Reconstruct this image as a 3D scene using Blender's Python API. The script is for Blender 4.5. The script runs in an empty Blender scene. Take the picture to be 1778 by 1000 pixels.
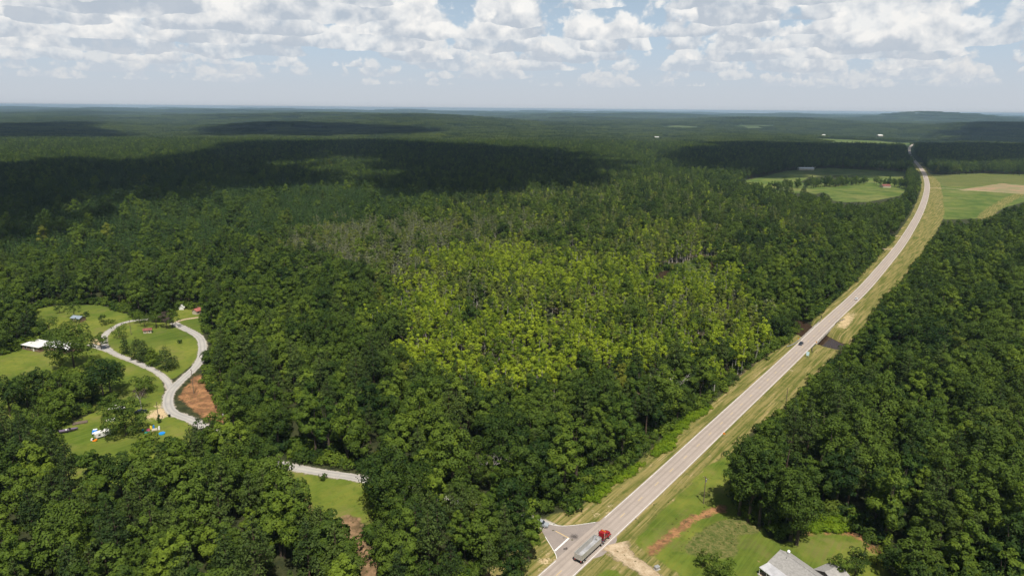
import bpy, bmesh, math, random, time
import numpy as np
from mathutils import Vector, Matrix
T0 = time.time()
scene = bpy.context.scene
COL = scene.collection
# ------------------------------------------------------------------ camera
CAM_H = 127.0
HAZE_DENSITY = 5.0e-5
PITCH = math.degrees(math.atan2(311.0, 1185.0))          # degrees below the horizon
cd = bpy.data.cameras.new('camera'); cam = bpy.data.objects.new('camera', cd); COL.objects.link(cam)
cd.sensor_width = 36.0; cd.lens = 36.0*1185.0/1778.0; cd.clip_start = 1.0; cd.clip_end = 90000.0
cam.matrix_world = Matrix.Translation((0, 0, CAM_H)) @ Matrix.Rotation(math.radians(90-PITCH), 4, 'X') @ Matrix.Rotation(math.radians(0.52), 4, 'Z')
scene.camera = cam
# ------------------------------------------------------------------ light
SUN_EL = math.radians(63.0)
SUN_AZ = Vector((0.245, -0.97)).normalized()             # horizontal direction towards the sun
to_sun = Vector((SUN_AZ.x*math.cos(SUN_EL), SUN_AZ.y*math.cos(SUN_EL), math.sin(SUN_EL)))
sl = bpy.data.lights.new('sun', 'SUN'); sl.energy = 5.0; sl.angle = math.radians(0.53); sl.color = (1.0, 0.95, 0.86)
so = bpy.data.objects.new('sun', sl); COL.objects.link(so)
so.rotation_euler = (-to_sun).to_track_quat('-Z', 'Y').to_euler(); so.location = (60, -200, 900)
scene.view_settings.view_transform = 'Standard'; scene.view_settings.look = 'None'
scene.view_settings.exposure = 0.22; scene.view_settings.gamma = 1.0; scene.view_settings.use_curve_mapping = False
cy = scene.cycles
cy.max_bounces = 5; cy.diffuse_bounces = 2; cy.glossy_bounces = 2; cy.transmission_bounces = 4; cy.volume_bounces = 1
cy.transparent_max_bounces = 8; cy.use_denoising = True; cy.sample_clamp_indirect = 6.0
try: cy.denoising_input_passes = 'RGB_ALBEDO_NORMAL'; cy.denoising_prefilter = 'ACCURATE'
except Exception: pass

class NT:
    """small helper that adds and links shader nodes"""
    def __init__(s, nt): s.nt = nt; s.n = nt.nodes; s.l = nt.links
    def new(s, t, **kw):
        n = s.n.new(t)
        for k, v in kw.items(): setattr(n, k, v)
        return n
    def put(s, sock, v):
        if isinstance(v, bpy.types.NodeSocket): s.l.new(v, sock)
        elif v is not None: sock.default_value = v
    def m(s, op, a, b=None, c=None, clamp=False):
        n = s.new('ShaderNodeMath', operation=op, use_clamp=clamp)
        for i, v in enumerate((a, b, c)):
            if v is not None: s.put(n.inputs[i], v)
        return n.outputs[0]
    def vm(s, op, a, b=None, scale=None):
        n = s.new('ShaderNodeVectorMath', operation=op)
        s.put(n.inputs[0], a)
        if b is not None: s.put(n.inputs[1], b)
        if scale is not None: s.put(n.inputs['Scale'], scale)
        return n.outputs['Value'] if op in ('LENGTH', 'DOT_PRODUCT') else n.outputs[0]
    def xyz(s, x, y, z):
        n = s.new('ShaderNodeCombineXYZ'); s.put(n.inputs[0], x); s.put(n.inputs[1], y); s.put(n.inputs[2], z); return n.outputs[0]
    def noise(s, vec, scale, detail=3.0, rough=0.5, dist=0.0, col=False):
        n = s.new('ShaderNodeTexNoise'); n.noise_dimensions = '3D'
        s.put(n.inputs['Vector'], vec); s.put(n.inputs['Scale'], scale); s.put(n.inputs['Detail'], detail)
        s.put(n.inputs['Roughness'], rough); s.put(n.inputs['Distortion'], dist)
        return n.outputs['Color' if col else 'Fac']
    def ramp(s, v, a, b, lo=0.0, hi=1.0, smooth=True):
        n = s.new('ShaderNodeMapRange'); n.interpolation_type = 'SMOOTHSTEP' if smooth else 'LINEAR'; n.clamp = True
        for k, q in zip(('Value', 'From Min', 'From Max', 'To Min', 'To Max'), (v, a, b, lo, hi)): s.put(n.inputs[k], q)
        return n.outputs['Result']
    def mix(s, f, a, b, mode='MIX'):
        n = s.new('ShaderNodeMix', data_type='RGBA', blend_type=mode)
        s.put(n.inputs[0], f)
        for i, v in ((6, a), (7, b)):
            if isinstance(v, tuple) and len(v) == 3: v = v+(1.0,)
            s.put(n.inputs[i], v)
        return n.outputs[2]

# ------------------------------------------------------------------ world: clear sky with rows of fair-weather cumulus
world = bpy.data.worlds.new('World'); scene.world = world; world.use_nodes = True
w = NT(world.node_tree); w.n.clear()
out = w.new('ShaderNodeOutputWorld')
sky = w.new('ShaderNodeTexSky', sky_type='NISHITA'); sky.sun_disc = False
sky.sun_elevation = SUN_EL; sky.sun_rotation = math.atan2(SUN_AZ.x, SUN_AZ.y); sky.altitude = 200
sky.air_density = 1.0; sky.dust_density = 1.6; sky.ozone_density = 1.2
bg_sky = w.new('ShaderNodeBackground'); w.l.new(sky.outputs[0], bg_sky.inputs[0]); bg_sky.inputs[1].default_value = 0.06
D = w.new('ShaderNodeTexCoord').outputs['Generated']
sx = w.new('ShaderNodeSeparateXYZ'); w.l.new(D, sx.inputs[0])
hl = w.m('MAXIMUM', w.m('SQRT', w.m('ADD', w.m('MULTIPLY', sx.outputs[0], sx.outputs[0]), w.m('MULTIPLY', sx.outputs[1], sx.outputs[1]))), 0.02)
ux = w.m('DIVIDE', sx.outputs[0], hl); uy = w.m('DIVIDE', sx.outputs[1], hl); tanel = w.m('DIVIDE', sx.outputs[2], hl)
HAZE_COL = (0.510, 0.550, 0.605)
# air above the horizon: pale band that thins with height
air = w.ramp(tanel, -0.01, 0.34, 0.92, 0.12)
air_lo = w.ramp(tanel, 0.0, 0.11, 1.0, 0.0)
air_col = w.mix(air_lo, (0.470, 0.590, 0.720), HAZE_COL)
bg_air = w.new('ShaderNodeBackground'); w.put(bg_air.inputs[0], air_col)
mx = w.new('ShaderNodeMixShader'); w.put(mx.inputs[0], air); w.l.new(bg_sky.outputs[0], mx.inputs[1]); w.l.new(bg_air.outputs[0], mx.inputs[2])
cur = mx.outputs[0]
# a sheet of cloud overhead, seen from below
zz = w.m('MAXIMUM', sx.outputs[2], 0.06)
pl = w.xyz(w.m('DIVIDE', sx.outputs[0], zz), w.m('DIVIDE', sx.outputs[1], zz), 3.7)
pn = w.noise(pl, 1.1, 7.0, 0.55)
pf = w.m('MULTIPLY', w.ramp(pn, 0.56, 0.68), w.ramp(tanel, 0.20, 0.34))
bgp = w.new('ShaderNodeBackground'); w.put(bgp.inputs[0], w.mix(w.ramp(pn, 0.52, 0.72), (0.60, 0.61, 0.62), (0.30, 0.335, 0.385)))
mp = w.new('ShaderNodeMixShader'); w.put(mp.inputs[0], w.m('MULTIPLY', pf, 0.9)); w.l.new(cur, mp.inputs[1]); w.l.new(bgp.outputs[0], mp.inputs[2]); cur = mp.outputs[0]
# cumulus rows, far to near: distance (km), coverage threshold, thickness (km)
ROWS = [(30.0, 0.455, 0.9, 11.3), (23.0, 0.445, 1.0, 23.9), (18.0, 0.44, 1.1, 37.1), (14.5, 0.435, 1.15, 3.3), (12.0, 0.435, 1.15, 61.7), (10.0, 0.44, 1.05, 91.7), (8.4, 0.452, 0.9, 79.4), (7.1, 0.474, 0.75, 48.2), (6.0, 0.492, 0.65, 15.6)]
for dist, thr, thick, seed in ROWS:
    h = w.m('MULTIPLY', tanel, dist)
    base = 0.95
    P = w.xyz(w.m('ADD', w.m('MULTIPLY', ux, dist), seed), w.m('MULTIPLY', uy, dist), w.m('ADD', w.m('MULTIPLY', h, 1.15), seed))
    Pc = w.xyz(w.m('ADD', w.m('MULTIPLY', ux, dist), seed), w.m('MULTIPLY', uy, dist), seed)
    cov = w.noise(Pc, 0.60, 2.0, 0.45)
    det = w.noise(P, 1.6, 9.0, 0.53, 0.1)
    hh = w.m('ADD', w.m('SUBTRACT', h, base), w.m('ADD', w.m('MULTIPLY', w.m('SUBTRACT', det, 0.5), 0.14), w.m('MULTIPLY', w.m('SUBTRACT', cov, 0.5), 0.30)))
    up = w.m('DIVIDE', w.m('MAXIMUM', hh, 0.0), thick)
    dn = w.m('MULTIPLY', w.m('MAXIMUM', w.m('MULTIPLY', hh, -1.0), 0.0), 3.6)
    prof = w.m('ADD', w.m('MULTIPLY', w.m('POWER', up, 1.3), 0.15), dn)
    den = w.m('SUBTRACT', w.m('SUBTRACT', w.m('ADD', w.m('MULTIPLY', cov, 0.66), w.m('MULTIPLY', det, 0.42)), prof), w.m('ADD', thr, 0.055))
    edge = w.ramp(den, 0.0, 0.022+0.0007*dist)
    # sunlit faces: less cloud towards the sun (above the viewer's shoulder) than here
    Ps = w.vm('ADD', P, (0.04, -0.08, 0.15))
    lit = w.m('SUBTRACT', det, w.noise(Ps, 1.6, 5.0, 0.53, 0.1))
    v = w.m('ADD', w.m('ADD', w.m('MULTIPLY', lit, 4.4), w.ramp(hh, -0.08, 0.45, 0.0, 0.66)), w.m('MULTIPLY', w.m('MAXIMUM', den, 0.0), -0.9))
    far = min(0.85, max(0.0, (dist-5.0)/24.0))
    c_sh = tuple(a*(1-far)+b*far for a, b in zip((0.400, 0.455, 0.525), HAZE_COL))
    c_li = tuple(a*(1-far)+b*far for a, b in zip((0.87, 0.855, 0.825), (0.645, 0.64, 0.635)))
    bgc = w.new('ShaderNodeBackground'); w.put(bgc.inputs[0], w.mix(w.ramp(v, -0.10, 0.78, 0, 1, False), c_sh, c_li))
    op = w.m('MULTIPLY', edge, 0.97-0.45*far)
    mm = w.new('ShaderNodeMixShader'); w.put(mm.inputs[0], op); w.l.new(cur, mm.inputs[1]); w.l.new(bgc.outputs[0], mm.inputs[2]); cur = mm.outputs[0]
w.l.new(cur, out.inputs[0])
world.cycles.sampling_method = 'MANUAL'; world.cycles.sample_map_resolution = 256

# ------------------------------------------------------------------ helpers
def mat(name, color, rough=0.7, spec=0.3, metal=0.0, var=0.0, scale=3.0, emit=None):
    m = bpy.data.materials.new(name); m.use_nodes = True
    t = NT(m.node_tree); b = t.n['Principled BSDF']
    b.inputs['Roughness'].default_value = rough; b.inputs['Metallic'].default_value = metal; b.inputs['Specular IOR Level'].default_value = spec
    c = tuple(color)+(1.0,)
    if var > 0:
        oc = t.new('ShaderNodeTexCoord').outputs['Object']
        f = t.noise(oc, scale, 5.0, 0.6)
        t.put(b.inputs['Base Color'], t.mix(t.ramp(f, 0.3, 0.7), tuple(x*(1-var) for x in color), tuple(min(1, x*(1+var)) for x in color)))
        t.put(b.inputs['Roughness'], t.ramp(f, 0.2, 0.8, max(0.05, rough-0.12), min(1, rough+0.12)))
    else: b.inputs['Base Color'].default_value = c
    return m
def mesh_from(name, V, F, m=None, smooth=False):
    me = bpy.data.meshes.new(name); me.from_pydata([tuple(v) for v in V], [], [tuple(f) for f in F]); me.update()
    if m: me.materials.append(m)
    if smooth: me.shade_smooth()
    return me
def link(name, me, parent=None, loc=None):
    o = bpy.data.objects.new(name, me); COL.objects.link(o)
    if parent is not None: o.parent = parent
    if loc is not None: o.location = loc
    return o
def tag(o, label=None, cat=None, group=None, kind=None):
    if label: o['label'] = label
    if cat: o['category'] = cat
    if group: o['group'] = group
    if kind: o['kind'] = kind
    return o
def thing(name, label, cat, loc=(0, 0, 0), rz=0.0, group=None):
    o = bpy.data.objects.new(name, None); o.empty_display_size = 0.5; COL.objects.link(o)
    o.location = loc; o.rotation_euler = (0, 0, rz); return tag(o, label, cat, group)
class MB:
    """collects simple solids, then links them as ONE mesh object"""
    def __init__(s): s.V = []; s.F = []
    def add(s, V, F):
        b = len(s.V); s.V += [tuple(v) for v in V]; s.F += [tuple(i+b for i in f) for f in F]; return s
    def box(s, c, d, rz=0.0, taper=(1, 1), ry=0.0):
        x, y, z = d[0]/2, d[1]/2, d[2]/2; tx, ty = taper
        V = [(-x, -y, -z), (x, -y, -z), (x, y, -z), (-x, y, -z), (-x*tx, -y*ty, z), (x*tx, -y*ty, z), (x*tx, y*ty, z), (-x*tx, y*ty, z)]
        M = Matrix.Translation(c) @ Matrix.Rotation(rz, 4, 'Z') @ Matrix.Rotation(ry, 4, 'Y')
        return s.add([M @ Vector(v) for v in V], [(3, 2, 1, 0), (4, 5, 6, 7), (0, 1, 5, 4), (1, 2, 6, 5), (2, 3, 7, 6), (3, 0, 4, 7)])
    def tube(s, p0, p1, r0, r1=None, n=8, cap=True):
        r1 = r0 if r1 is None else r1
        p0 = Vector(p0); p1 = Vector(p1); a = (p1-p0).normalized()
        u = a.orthogonal().normalized(); v = a.cross(u)
        V = [p0+(u*math.cos(2*math.pi*i/n)+v*math.sin(2*math.pi*i/n))*r0 for i in range(n)]+[p1+(u*math.cos(2*math.pi*i/n)+v*math.sin(2*math.pi*i/n))*r1 for i in range(n)]
        F = [(i, (i+1) % n, n+(i+1) % n, n+i) for i in range(n)]
        if cap: F += [tuple(range(n-1, -1, -1)), tuple(range(n, 2*n))]
        return s.add(V, F)
    def prism(s, prof, y0, y1, axis='y'):
        """profile of (x, z) points (counter-clockwise) pushed from y0 to y1"""
        n = len(prof); V = [(x, y0, z) for x, z in prof]+[(x, y1, z) for x, z in prof]
        F = [tuple(range(n)), tuple(range(2*n-1, n-1, -1))]+[(i, n+i, n+(i+1) % n, (i+1) % n) for i in range(n)]
        return s.add(V, F)
    def build(s, name, m, parent=None, bevel=0.0, loc=None):
        me = mesh_from(name, s.V, s.F, m)
        if bevel > 0:
            bm = bmesh.new(); bm.from_mesh(me); bmesh.ops.bevel(bm, geom=bm.edges[:], offset=bevel, segments=2, affect='EDGES', clamp_overlap=True); bm.to_mesh(me); bm.free()
        bm = bmesh.new(); bm.from_mesh(me); bmesh.ops.recalc_face_normals(bm, faces=bm.faces[:]); bm.to_mesh(me); bm.free()
        return link(name, me, parent, loc)
def copy_tree(o, parent=None):
    c = o.copy(); COL.objects.link(c)
    if parent is not None: c.parent = parent
    for ch in o.children: copy_tree(ch, c)
    return c

# ------------------------------------------------------------------ the plan of the place, in metres (x right, y away from the camera)
L = {
 'highway': [(7.1,157.6),(13.9,166.3),(35.8,194.4),(50.6,213.3),(65.3,232.7),(80.2,252.2),(95.3,272.2),(112.3,294.2),(134.6,323.5),(160.5,357.6),(199.2,409.2),(241.1,463.8),(267.0,498.6),(312.1,562.1),(379.0,657.4),(442.6,752.4),(526.3,880.2),(630.1,1044.9),(735.3,1218.9),(818.3,1364.5),(903.7,1520.5),(1010.6,1726.5),(1169.8,2039.2),(1353.0,2376.7),(1544.5,2706.1),(1834.6,3147.3),(2202.0,3674.4)],
 'county_road': [(23.6,181.2),(17.8,184.6),(10.9,190.3),(-1.0,195.1),(-20.4,203.2),(-36.9,210.1),(-53.3,216.7),(-65.3,219.6),(-76.6,223.1),(-87.6,227.5),(-109.5,242.4),(-133.5,262.0),(-139.1,264.7),(-144.6,268.5),(-149.2,274.0),(-153.8,283.1),(-156.6,290.7),(-157.6,298.8),(-157.9,306.3),(-158.4,314.7),(-159.1,323.9),(-161.2,333.2),(-165.6,344.8),(-169.8,354.4),(-176.0,365.9),(-184.0,374.9),(-192.7,382.7),(-199.8,389.1),(-204.8,394.1)],
 'branch_road': [(-157.0,292.7),(-162.3,300.8),(-169.4,309.3),(-178.9,318.1),(-190.1,326.2),(-198.7,332.2),(-205.5,336.4),(-213.6,342.8),(-221.0,347.4),(-227.1,350.6),(-232.5,355.0)],
 'loop_road': [(-213.6,342.8),(-219.7,348.9),(-227.4,360.0),(-233.1,372.0),(-234.7,381.5),(-235.2,391.5),(-231.9,396.8),(-227.8,399.0),(-222.3,400.6)],
 'dirt_drive': [(-203.6,393.1),(-203.3,398.7),(-199.5,402.0),(-194.5,405.1)],
 'gravel_drive': [(31.2,180.2),(32.1,177.8),(33.3,174.8),(36.1,171.1),(38.6,168.3),(41.0,164.5),(44.2,159.6)],
 'far_gravel': [(725.3,1196.8),(755.5,1188.7),(786.0,1162.9),(807.5,1135.2),(861.4,1109.0)],
 'far_drive_a': [(711.3,1198.4),(721.6,1199.2)],
 'drive_b': [(402.0,714.5),(416.0,715.2)],
 'drive_c': [(354.8,644.7),(362.2,641.8),(370.2,650.4)],
 'junction_top': [(10.2,191.8),(14.0,189.4),(18.5,189.3),(24.2,190.5),(29.6,192.3),(32.6,195.5)],
 'junction_bottom': [(10.0,186.4),(10.9,183.5),(12.2,179.5),(13.2,176.4),(13.9,172.7),(11.6,169.0)],
 'apron': [(32.9,184.2),(32.6,181.4),(31.1,179.4),(28.2,175.5),(27.4,174.5),(24.6,173.2)],
 'stop_bar': [(13.4,176.4),(18.1,182.8)],
 'stub_line': [(14.3,186.4),(18.0,183.0)],
 'oil_a': [(19.8,183.6)],
 'oil_b': [(16.7,177.6)],
 'lawn_a': [(-283.1,332.6),(-266.4,334.3),(-265.3,340.3),(-264.0,347.7),(-255.8,347.9),(-251.1,352.2),(-231.5,354.1),(-220.9,348.8),(-204.3,335.9),(-181.2,319.3),(-169.1,307.1),(-161.3,294.6),(-155.7,281.1),(-166.9,276.9),(-175.4,282.6),(-187.6,286.1),(-204.4,306.3),(-216.5,314.9),(-228.1,316.9),(-219.3,297.4),(-218.8,281.6),(-227.9,281.4),(-243.1,281.1)],
 'lawn_b': [(-220.3,350.2),(-228.2,361.5),(-234.8,379.8),(-231.9,396.8),(-204.5,392.4),(-175.7,362.9),(-161.5,335.7),(-161.3,303.0),(-170.5,311.5),(-193.2,328.6),(-205.6,336.6)],
 'lawn_c': [(-306.7,418.5),(-299.8,426.6),(-271.2,431.6),(-258.9,421.9),(-237.6,407.4),(-230.8,396.8),(-235.7,381.4),(-229.9,364.4),(-230.7,352.8),(-240.0,352.5),(-264.5,372.6),(-289.7,395.0)],
 'lawn_d': [(-218.0,419.3),(-210.9,424.3),(-202.8,423.7),(-187.5,394.6),(-174.9,366.0),(-196.7,389.2),(-207.0,397.5)],
 'lawn_e': [(-184.9,251.0),(-181.1,260.6),(-177.4,269.0),(-171.6,277.1),(-163.2,282.9),(-155.5,283.0),(-148.7,272.2),(-142.4,265.5),(-134.0,261.5),(-124.6,244.0),(-132.7,241.0),(-142.9,246.6),(-149.0,236.5),(-158.3,232.3),(-167.5,233.4)],
 'lawn_f': [(-88.9,228.3),(-71.4,219.5),(-51.5,215.2),(-44.3,197.1),(-46.3,190.6),(-60.5,194.5),(-73.3,208.8)],
 'lawn_g': [(33.9,182.2),(33.8,188.5),(40.0,196.1),(56.4,214.4),(77.3,234.4),(84.3,235.9),(81.4,220.6),(74.4,204.8),(75.1,200.7),(79.2,191.0),(80.3,182.1),(83.6,179.6),(91.0,187.0),(99.3,187.4),(106.5,186.8),(110.6,179.9),(110.7,174.2),(108.1,166.5),(103.3,155.9),(74.0,155.5),(56.3,155.3),(43.3,160.6),(41.2,165.6),(36.5,172.6),(33.5,178.6)],
 'lawn_h': [(18.0,160.2),(23.4,168.8),(28.0,174.0),(29.6,173.3),(32.5,169.7),(34.3,166.2),(35.8,160.5)],
 'verge_right': [(18.0,160.2),(24.5,172.4),(32.9,183.4),(35.9,188.8),(44.7,200.2),(60.5,218.7),(82.3,234.9),(86.1,238.2),(96.5,252.8),(113.1,269.1),(139.3,302.9),(165.5,333.9),(184.8,361.1),(204.9,383.9),(232.0,421.9),(265.0,469.1),(290.8,497.7),(342.5,569.9),(406.9,658.7),(496.4,786.3),(558.8,879.7),(679.7,1082.1),(796.1,1282.4),(896.1,1478.5),(937.1,1567.5),(814.5,1348.2),(527.9,877.8),(388.7,666.6),(271.4,502.2),(195.2,400.3),(158.6,352.9),(94.4,268.7),(48.3,209.0),(19.3,171.6)],
 'verge_left': [(-13.1,157.8),(-5.7,168.7),(3.5,182.3),(9.8,185.4),(11.3,194.4),(21.7,198.5),(31.1,210.5),(42.9,224.8),(52.2,237.1),(60.3,247.1),(76.8,266.1),(89.3,282.2),(121.0,326.3),(139.7,347.9),(162.7,370.3),(196.7,415.8),(228.1,455.9),(249.0,482.9),(280.1,534.1),(314.3,582.2),(359.0,645.1),(419.2,733.0),(522.2,887.5),(623.0,1042.3),(764.5,1279.6),(756.6,1258.9),(526.3,877.7),(385.7,666.5),(269.2,502.1),(200.6,412.3),(162.5,362.4),(80.5,254.0),(34.2,193.4),(13.2,167.2),(7.1,157.8)],
 'field_a': [(407.0,1116.4),(482.6,1151.6),(641.7,1245.4),(668.9,1166.3),(607.2,1074.6),(519.9,997.4),(479.4,990.8),(471.6,1009.4),(498.3,1077.5),(505.8,1119.2),(480.0,1085.1),(481.0,1126.9),(462.4,1101.9),(440.6,1109.5),(411.5,1098.0)],
 'field_b': [(412.0,1264.1),(466.7,1332.5),(607.6,1524.2),(738.6,1605.6),(860.3,1520.3),(806.5,1416.7),(782.6,1389.2),(719.1,1372.7),(727.4,1416.5),(673.9,1422.6),(590.4,1374.7),(532.6,1274.6),(456.2,1229.7),(436.0,1242.4)],
 'field_c': [(881.2,1461.7),(902.4,1456.0),(1010.7,1494.2),(1130.5,1466.5),(823.2,1058.4),(758.7,1013.8),(681.3,945.6),(588.1,848.2),(527.4,831.2),(594.1,948.4),(712.6,1140.0)],
 'field_d': [(1589.4,3624.5),(1803.8,3673.3),(1884.3,3603.1),(1886.4,3324.3),(2214.2,3698.7),(2012.4,3225.1),(1803.3,3069.1),(1559.3,2765.9),(1455.0,2814.1),(1400.5,2902.5),(1456.3,3200.6)],
 'far_a': [(1755.1,5882.9),(2061.8,6306.7),(2286.5,6283.9),(2215.5,5952.6),(1863.4,5555.7)],
 'far_b': [(649.4,3329.0),(743.9,3491.1),(817.2,3435.8),(752.9,3253.4),(656.4,3201.2)],
 'far_c': [(1137.2,5357.0),(1335.0,5636.7),(1476.6,5474.2),(1269.1,5175.9)],
 'far_d': [(-2562.1,9430.1),(-2587.5,10137.0),(-2274.9,9521.8),(-2145.1,8536.3)],
 'far_e': [(2138.5,3206.6),(2407.3,3441.9),(2552.4,3408.1),(2241.4,3063.6)],
 'field_dull': [(881.2,1461.7),(902.4,1456.0),(1010.7,1494.2),(1130.5,1466.5),(953.8,1231.8),(911.6,1286.1),(830.6,1221.7),(763.6,1221.7)],
 'field_fill': [(403.9,1278.6),(529.5,1259.3),(733.2,1428.3),(790.4,1397.0),(668.9,1166.3),(631.2,1224.6),(478.5,1141.3),(402.7,1104.3),(345.5,1088.4)],
 'swamp': [(-90.2,458.4),(-89.1,478.6),(-63.6,595.7),(-17.6,608.7),(74.0,602.3),(161.6,727.9),(216.7,716.1),(181.1,519.3),(160.1,436.9),(157.7,390.0),(136.6,339.9),(114.3,315.5),(99.1,308.9),(69.7,293.5),(27.6,288.3),(-3.0,278.4),(-39.3,290.8),(-63.4,327.3),(-78.3,401.9)],
 'greyswamp': [(-216.2,600.7),(-195.9,697.0),(-123.5,765.0),(-31.7,745.1),(65.3,696.9),(5.6,650.1),(-61.9,602.6),(-84.5,489.1),(-91.5,438.7),(-126.5,487.4),(-166.3,536.3)],
 'mixedswamp': [(-127.8,751.9),(-55.7,938.5),(102.4,1117.4),(297.4,1323.1),(322.6,934.4),(341.3,758.7),(221.6,501.2),(232.6,616.8),(229.9,752.2),(161.0,728.3),(73.2,609.1),(-15.8,618.9),(-63.3,616.6)],
 'marsh': [(106.4,513.2),(120.6,548.5),(166.4,594.6),(182.8,595.3),(152.3,484.0),(137.2,483.4),(116.7,496.0)],
 'trail': [(-56.6,194.6),(-48.7,193.1),(-44.4,183.1),(-39.4,173.1),(-35.5,163.3),(-32.9,153.1),(-38.9,153.0),(-41.7,164.4),(-45.0,174.1),(-51.0,184.2)],
 'trail_b': [(-71.5,208.1),(-68.5,206.0),(-63.1,197.8),(-62.4,191.9),(-65.7,194.4)],
 'pine_plant': [(-438.6,535.5),(-953.2,1197.8),(-719.6,1345.2),(-429.4,1250.3),(-148.7,1037.8),(-55.0,925.9),(-123.5,765.0),(-195.9,697.0),(-221.3,600.4),(-262.0,543.3),(-307.1,515.2),(-354.5,493.3)],
 'red_bank': [(-149.0,283.2),(-151.1,291.9),(-153.2,304.2),(-155.4,317.6),(-148.9,307.6),(-138.4,289.2),(-127.9,274.5),(-115.5,259.5),(-119.6,259.7),(-127.8,263.8),(-134.8,269.6),(-142.8,277.4)],
 'red_bank_b': [(91.0,187.0),(99.3,187.6),(106.8,187.3),(110.5,185.1),(110.8,179.9),(111.5,175.8),(109.5,175.0),(109.5,179.9),(107.4,185.2),(98.6,186.0)],
 'gully': [(40.1,175.6),(42.0,177.3),(49.2,184.2),(53.1,189.7),(59.5,195.5),(67.1,200.5),(72.3,202.7),(73.3,196.7),(68.2,196.6),(64.5,195.5),(57.9,191.6),(53.5,186.9),(49.6,181.6),(43.5,177.3)],
 'tall_grass': [(51.3,177.4),(56.1,184.3),(64.6,191.7),(71.6,194.7),(79.2,191.0),(79.0,187.3),(70.3,185.4),(67.6,173.6),(61.5,173.5),(54.9,173.4)],
 'sand_a': [(23.3,191.3),(24.3,193.1),(30.6,200.1),(33.9,202.5),(35.6,201.6),(29.7,192.7)],
 'sand_b': [(6.2,165.1),(8.8,173.7),(11.6,178.3),(13.2,176.0),(13.8,172.3),(8.0,164.4)],
 'sand_c': [(132.5,315.0),(141.8,326.8),(149.1,334.1),(148.2,330.0),(139.5,320.9)],
 'sand_d': [(196.2,394.6),(212.7,418.8),(231.2,440.7),(221.8,422.3),(205.5,397.7),(197.5,391.8)],
 'sand_e': [(138.2,336.0),(150.3,352.7),(153.5,352.8),(138.9,334.9)],
 'sand_f': [(-232.4,355.6),(-235.7,364.3),(-233.4,370.4),(-224.2,352.9),(-218.2,347.5),(-223.7,347.4)],
 'sand_g': [(-153.1,262.8),(-156.1,281.1),(-155.5,283.0),(-147.6,272.3),(-142.4,265.5),(-145.2,263.8),(-150.5,261.2)],
 'sand_h': [(751.0,1162.7),(830.6,1221.7),(911.6,1286.1),(953.8,1231.8),(857.8,1104.2),(804.2,1147.1)],
 'sand_i': [(38.2,192.9),(45.3,200.3),(46.5,199.4),(39.3,191.6)],
 'bush_a': [(25.3,200.9),(24.9,205.0),(31.6,215.1),(40.2,223.5),(46.1,228.6),(48.3,230.0),(42.5,222.4),(35.1,214.0),(27.7,202.0)],
 'bush_b': [(51.5,235.3),(60.8,249.6),(76.7,268.9),(89.3,283.4),(89.9,281.6),(75.1,262.3),(59.9,242.3)],
 'bush_c': [(91.9,188.0),(99.7,196.1),(104.7,197.1),(108.7,191.4),(108.6,187.8),(99.1,187.2)],
 'bush_d': [(85.3,192.0),(91.3,205.1),(99.2,220.9),(102.2,222.2),(94.3,205.1),(87.5,192.1)],
 'bush_e': [(174.4,340.1),(184.7,342.5),(181.5,336.0),(171.9,331.6)],
 'swamp_front': [(-98.8,501.9),(-97.5,524.0),(-69.6,652.2),(-19.3,666.4),(81.1,659.4),(177.0,796.9),(237.3,784.0),(198.3,568.6),(175.3,478.4),(172.6,427.0),(149.6,372.1),(125.2,345.4),(108.5,338.1),(76.3,321.3),(30.2,315.7),(-3.3,304.8),(-43.0,318.4),(-69.5,358.4),(-85.7,440.0)],
 'shade_s1': [(-1181.7,1297.8),(-1000.8,1346.9),(-898.7,1452.4),(-766.6,1420.1),(-756.1,1578.7),(-875.7,2136.9),(-692.3,2324.8),(-424.8,2377.0),(-165.6,2193.5),(110.1,1931.0),(247.3,1493.0),(179.0,1266.7),(80.7,1077.3),(7.8,977.4),(-70.9,930.3),(-134.7,938.7),(-221.1,1051.3),(-206.1,1228.1),(-325.6,1559.8),(-416.6,1512.7),(-321.9,1162.8),(-255.7,1048.3),(-372.4,1006.2),(-473.8,906.2),(-474.5,778.8),(-441.9,687.6),(-444.8,625.7),(-440.1,576.7),(-483.6,514.4)],
 'shade_s2': [(-3717.7,4343.5),(-3676.7,5022.6),(-3405.4,5752.0),(-2377.5,3952.4),(-1702.3,3123.6),(-1540.7,2516.7),(-1650.8,2346.2),(-2063.3,2398.1)],
 'shade_s3': [(-1627.6,3722.3),(-1804.0,4657.4),(-1659.2,4909.4),(-1199.8,4404.1),(-638.6,4055.7),(-339.7,3703.8),(-506.9,3214.9),(-1111.3,3054.9),(-1451.4,3195.2)],
 'shade_s4': [(381.2,1774.5),(732.1,2471.1),(911.5,2637.7),(1117.0,2419.9),(1314.2,2378.3),(1561.3,2669.8),(1813.0,2717.2),(2169.6,2605.7),(1582.2,1892.0),(1301.0,1767.7),(973.2,1595.0),(855.3,1469.5),(752.8,1349.0),(570.3,1343.0),(400.9,1338.2),(335.0,1441.3)],
 'shade_s5': [(2870.3,4668.7),(4115.1,5658.0),(4519.7,5461.5),(3086.6,3720.0),(2507.4,3435.5),(2224.1,3515.9)],
 'gully_line': [(40.5,176.3),(43.2,178.3),(49.0,183.3),(53.5,189.2),(59.7,194.3),(66.6,198.8),(70.5,200.6),(72.9,199.1)],
 'clay_line': [(90.7,186.4),(94.8,187.0),(99.1,187.2),(102.9,187.0),(106.5,186.8),(108.1,185.5),(108.7,182.5),(109.6,179.1),(110.5,175.8)],
 'field_path': [(866.9,1116.3),(828.6,1113.4),(767.5,1054.4),(701.7,981.9),(638.5,910.2),(584.4,841.2)],
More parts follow.
